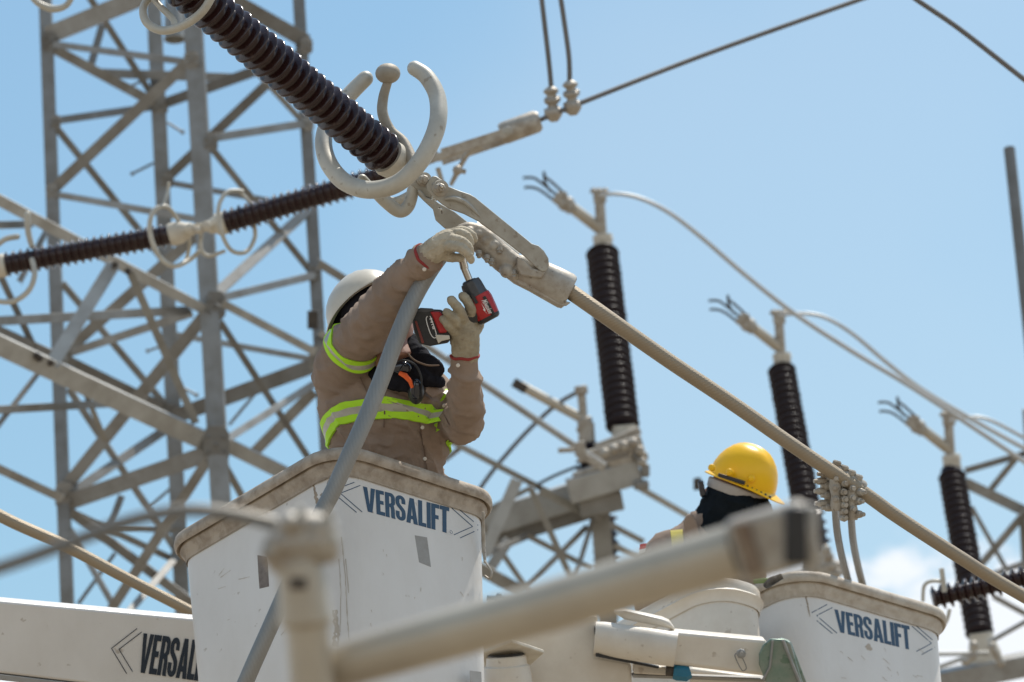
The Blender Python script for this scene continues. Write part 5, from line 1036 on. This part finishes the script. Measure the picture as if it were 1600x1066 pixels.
g = G(); tube(g, spline([(t_(750, 482, .0), wm(14)), (t_(736, 494, -.0), wm(14)), (t_(718, 506, -.0), wm(13)), (t_(700, 512, .0), wm(13)), (t_(692, 512, 0), wm(14))]), 16); dr.part('handle', g, BLKP)
bxx = ln(t_(655, 503), t_(697, 490)); byy = (UP - bxx * UP.dot(bxx)).normalized()
bu = (RT * .95 + UP * .18).normalized(); bvv = (UP * .97 - RT * .25).normalized()
g = G(); prism(g, [t_(x, y, -.035) for x, y in [(642, 490), (652, 482), (690, 484), (697, 492), (703, 520), (704, 528), (700, 536), (672, 541), (655, 537), (647, 520)]], FW * .075); bat = dr.part('battery', g, BLKP, bevel=.005, seg=3)
g = G(); prism(g, [t_(x, y, -.037) for x, y in [(648, 487), (656, 481), (676, 482), (680, 487), (664, 489)]], FW * .06); dr.part('battery_top', g, GRYP, bevel=.003)
g = G(); prism(g, [t_(x, y, -.043) for x, y in [(672, 487), (688, 487), (696, 498), (700, 516), (697, 520), (686, 521), (678, 500)]], FW * .05); dr.part('foot', g, REDP, bevel=.004)
g = G(); prism(g, [t_(x, y, -.044) for x, y in [(648, 502), (651, 501), (663, 536), (659, 537)]], FW * .01); dr.part('battery_stripe', g, mat('dull_red', (.17, .03, .02), .6), bevel=.001)
g = G(); tube(g, spline([(t_(668, 494, -.044), .0013), (t_(666, 500, -.044), .0013), (t_(672, 520, -.044), .0013), (t_(678, 528, -.044), .0013), (t_(682, 524, -.044), .0013), (t_(676, 504, -.044), .0013), (t_(672, 494, -.044), .0013)]), 6); dr.part('battery_outline', g, WHITEP)
g = G(); prism(g, [t_(x, y, -.05) for x, y in [(680, 523), (702, 524), (703, 530), (690, 533), (685, 537), (682, 530)]], FW * .006); dr.part('belt_hook', g, CAPM, bevel=.002)
def textmesh(body, f, shear=0.25, off=.012):
    cu = bpy.data.curves.new('t', 'FONT'); cu.body = body; cu.size = 1; cu.shear = shear; cu.offset = off
    o = bpy.data.objects.new('t', cu); COL.objects.link(o); bpy.context.view_layer.update()
    me = bpy.data.meshes.new_from_object(o.evaluated_get(bpy.context.evaluated_depsgraph_get())); bpy.data.objects.remove(o)
    xs = [v.co.x for v in me.vertices]; ys = [v.co.y for v in me.vertices]; W_ = max(xs) - min(xs); H_ = max(ys) - min(ys)
    g = G(); g.add([f((v.co.x - min(xs)) / W_, (v.co.y - min(ys)) / H_) for v in me.vertices], [list(p.vertices) for p in me.polygons]); return g
def qf(TL, TR, BR, BL, o):
    def f(a, b):
        x = (1 - a) * ((1 - b) * BL[0] + b * TL[0]) + a * ((1 - b) * BR[0] + b * TR[0]); y = (1 - a) * ((1 - b) * BL[1] + b * TL[1]) + a * ((1 - b) * BR[1] + b * TR[1])
        return t_(x, y, o)
    return f
dr.part('maker_lettering', textmesh('Milwaukee', qf((760, 467), (771, 488), (764, 491), (752, 470), -.0352), .3), WHITEP, parent=rb, smooth=False)
g = G(); g.add([t_(752, 474, -.0355), t_(759, 485, -.0355), t_(757.5, 486, -.0355), t_(763, 492, -.0355), t_(754.5, 484, -.0355), t_(756, 483, -.0355)], [[0, 1, 2], [2, 3, 4, 5]]); dr.part('bolt_mark', g, WHITEP, parent=rb, smooth=False)
dr.part('battery_lettering', textmesh('M18', qf((675, 497), (680, 514), (676, 515), (671, 498), -.0445), 0), WHITEP, parent=bat, smooth=False)

# ---------------- worker two
DV = 12.75
def y_(x, y, o=0.0): return P(x, y, DV + o)
def ym(p): return M(p, DV)
w2 = Thing('person', 'worker in yellow helmet and black neck gaiter turned away behind the blurred tube', 'person', y_(1090, 1000) - Z * .9)
g = G()
def sec2(x, y, a, b, o=0): return (y_(x, y, o), RT * ym(a), FW * ym(b))
loft(g, [sec2(1108, 1080, 70, 50), sec2(1104, 1000, 76, 54), sec2(1098, 940, 84, 58), sec2(1092, 890, 88, 56), sec2(1090, 860, 84, 50), sec2(1096, 838, 66, 44), sec2(1104, 820, 40, 38), sec2(1112, 800, 30, 32)], 30)
cap_chain(g, [(y_(1050, 862), ym(36)), (y_(1030, 880, -.02), ym(34)), (y_(1020, 930, -.05), ym(30)), (y_(1030, 985, -.12), ym(25)), (y_(1060, 1010, -.2), ym(21))])
cap_chain(g, [(y_(1140, 862), ym(36)), (y_(1160, 885, -.02), ym(34)), (y_(1165, 940, -.05), ym(30)), (y_(1150, 990, -.12), ym(25))])
for s_ in (-1, 1): cap_chain(g, [(y_(1108 + s_ * 30, 1080), ym(40)), (y_(1112 + s_ * 32, 1250), ym(30)), (y_(1114 + s_ * 32, 1420), ym(22))])
bd2 = melt(g, .010, 3); f3_ = fold(11, .006, 1, 7.7); cloth(bd2, f3_); bv2 = bvh_of(bd2); w2.part('shirt_and_body', settle(bd2.copy(), w2.loc, mat('khaki_cotton_light', (.27, .2, .155), .9, 0, (.22, .16, .12), 9, .6, .0012, 260, spec=.15)), None)
w2.part('shoulder_strap', skinstrip(bv2, dens([(1057, 828), (1058, 838), (1060, 855), (1064, 880), (1068, 920)]), 19, .005, d0=DV), YSTRAP)
g = G(); prism(g, [y_(x, y, -.11) for x, y in [(1068, 814), (1074, 804), (1082, 803), (1088, 814), (1093, 832), (1098, 850), (1082, 850), (1070, 838)]], FW * .03); w2.part('collar', g, KHAKI, bevel=.01, seg=4)
g = G(); prism(g, [P(x, y, DV - .10) for x, y in [(1000, 851), (1010, 849), (1009, 857), (999, 860)]], FW * .004); w2.part('flag_patch', g, mat('red_patch', (.5, .03, .03), .7), label='red stripe of the sleeve patch')
g = G(); prism(g, [P(x, y, DV - .10) for x, y in [(999, 860.5), (1009, 857.5), (1008, 863), (998, 867)]], FW * .004); w2.part('flag_patch', g, WHITEP, label='white stripe of the sleeve patch')
hu2 = (UP * .93 + RT * .33 - FW * .02).normalized(); hf2 = (RT * .9 - UP * .35 - FW * .45).normalized()
hd = head_mesh(y_(1148, 778), hu2, -hf2, 1.0); w2.part('head', settle(hd, w2.loc, SKIN), None)
g = G(); helmet(g, y_(1160, 754), hu2, hf2, .118, .100, .128, .12, .26); w2.part('helmet', g, YHAT, sharp=45)
for k in (0, 1, 2):
    g = G(); ball(g, y_((1112, 1140, 1174)[k], (731, 738, 748)[k], -.11), ym(6), ym(6), .012, n=10); w2.part('helmet_slot', g, YHAT)
ax2 = hu2; cc = y_(1153, 762)
g = G(); lathe(g, cc - ax2 * .028, cc + ax2, [(0, .094), (.0, .099), (.004, .101), (.028, .103), (.032, .1), (.032, .094)], 40); w2.part('suspension_band', g, BANDM)
g = G()
for k in range(6): x_ = 1168 + k * 7; ball(g, y_(x_, 761 + k * 3.2, -.105), ym(2.2), ym(3), .006, n=8)
w2.part('ratchet_holes', g, BLKP)
g = G(); beam(g, y_(1122, 742, -.10), y_(1164, 755, -.115), ym(6), .01); w2.part('brow_pad', g, BLKP, bevel=.002)
g = G()
ball(g, y_(1155, 786), ym(55), ym(32), ym(52), (ln(y_(1100, 770), y_(1200, 795)), UP, FW)); 
loft(g, [sec2(1110, 862, 50, 44), sec2(1116, 835, 48, 44), sec2(1130, 810, 48, 46), sec2(1142, 790, 50, 48), sec2(1146, 776, 47, 46)], 26)
gt = melt(g, .006, 3); cloth(gt, fold(16, .006, 1, 3.9)); w2.part('neck_gaiter', settle(gt, w2.loc, BLACKC2), None)
g = G(); beam(g, y_(1094, 752, -.03), y_(1099, 776, -.04), ym(9), .03); w2.part('safety_glasses', g, LENS, bevel=.004)

# ---------------- scuffs and grime on the bucket shells
def scuff(th, bv, path, w_, m, jig=1.0):
    pth = dens(path, 8); g = G(); A = []; B = []
    for i, (x, y) in enumerate(pth):
        a = Vector(pth[max(i - 1, 0)]); b = Vector(pth[min(i + 1, len(pth) - 1)]); d = (b - a).normalized(); n_ = Vector((-d.y, d.x)); t = i / (len(pth) - 1)
        ww = (w_[0] + (w_[1] - w_[0]) * t) / 2
        for L_, s_ in ((A, 1), (B, -1)):
            q = ww + random.uniform(-jig, jig); q = max(q, .15); X, Y = x + n_.x * s_ * q, y + n_.y * s_ * q
            h = bv.ray_cast(CAM, ray(X, Y).normalized(), 40)
            if not h[0]: return
            L_.append(h[0] - ray(X, Y).normalized() * .0012)
    m_ = len(A); g.add(A + B, [[i, i + 1, m_ + i + 1, m_ + i] for i in range(m_ - 1)]); th.part('grime_streak', g, m, smooth=False)
sb1 = shell_bvh(b1); zz = lambda x, y: (260 + x / 2.626, 660 + y / 2.626)
scuff(b1, sb1, [zz(640, 205), zz(628, 270), zz(626, 330), zz(640, 400)], (30, 2), STAIN, 1.6)
scuff(b1, sb1, [zz(655, 195), zz(700, 180), zz(745, 205)], (22, 6), STAIN, 1.4)
for pa in ([zz(718, 470), zz(735, 640), zz(742, 800), zz(750, 900)], [zz(708, 560), zz(716, 700), zz(712, 860)], [zz(735, 560), zz(748, 700)]): scuff(b1, sb1, pa, (1.2, .8), STAIN2, .4)
scuff(b1, sb1, [zz(690, 770), zz(700, 860), zz(690, 920)], (7, 10), STAIN2, 1.4)
for _ in range(14):
    x, y = random.uniform(540, 745), random.uniform(850, 1040); a = random.uniform(-.6, .6) + 1.4; L_ = random.uniform(2, 9)
    scuff(b1, sb1, [(x, y), (x + math.cos(a) * L_, y + math.sin(a) * L_)], (1.0, .5), STAIN2, .3)
for _ in range(10):
    x, y = random.uniform(318, 470), random.uniform(880, 1050); a = random.uniform(-.4, .4) - .6; L_ = random.uniform(3, 22)
    scuff(b1, sb1, [(x, y), (x + math.cos(a) * L_, y + math.sin(a) * L_)], (.9, .4), STAIN2, .3)
sb2_ = shell_bvh(b2)
scuff(b2, sb2_, [z5(395, 260), z5(410, 330), z5(428, 420)], (2.4, 1.4), STAIN, .6)
scuff(b2, sb2_, [z5(870, 640), z5(910, 680)], (8, 5), STAIN2, 1.2)
for _ in range(12):
    x, y = random.uniform(1290, 1440), random.uniform(1010, 1060); scuff(b2, sb2_, [(x, y), (x + random.uniform(2, 12), y + random.uniform(1, 10))], (.8, .4), STAIN2, .2)
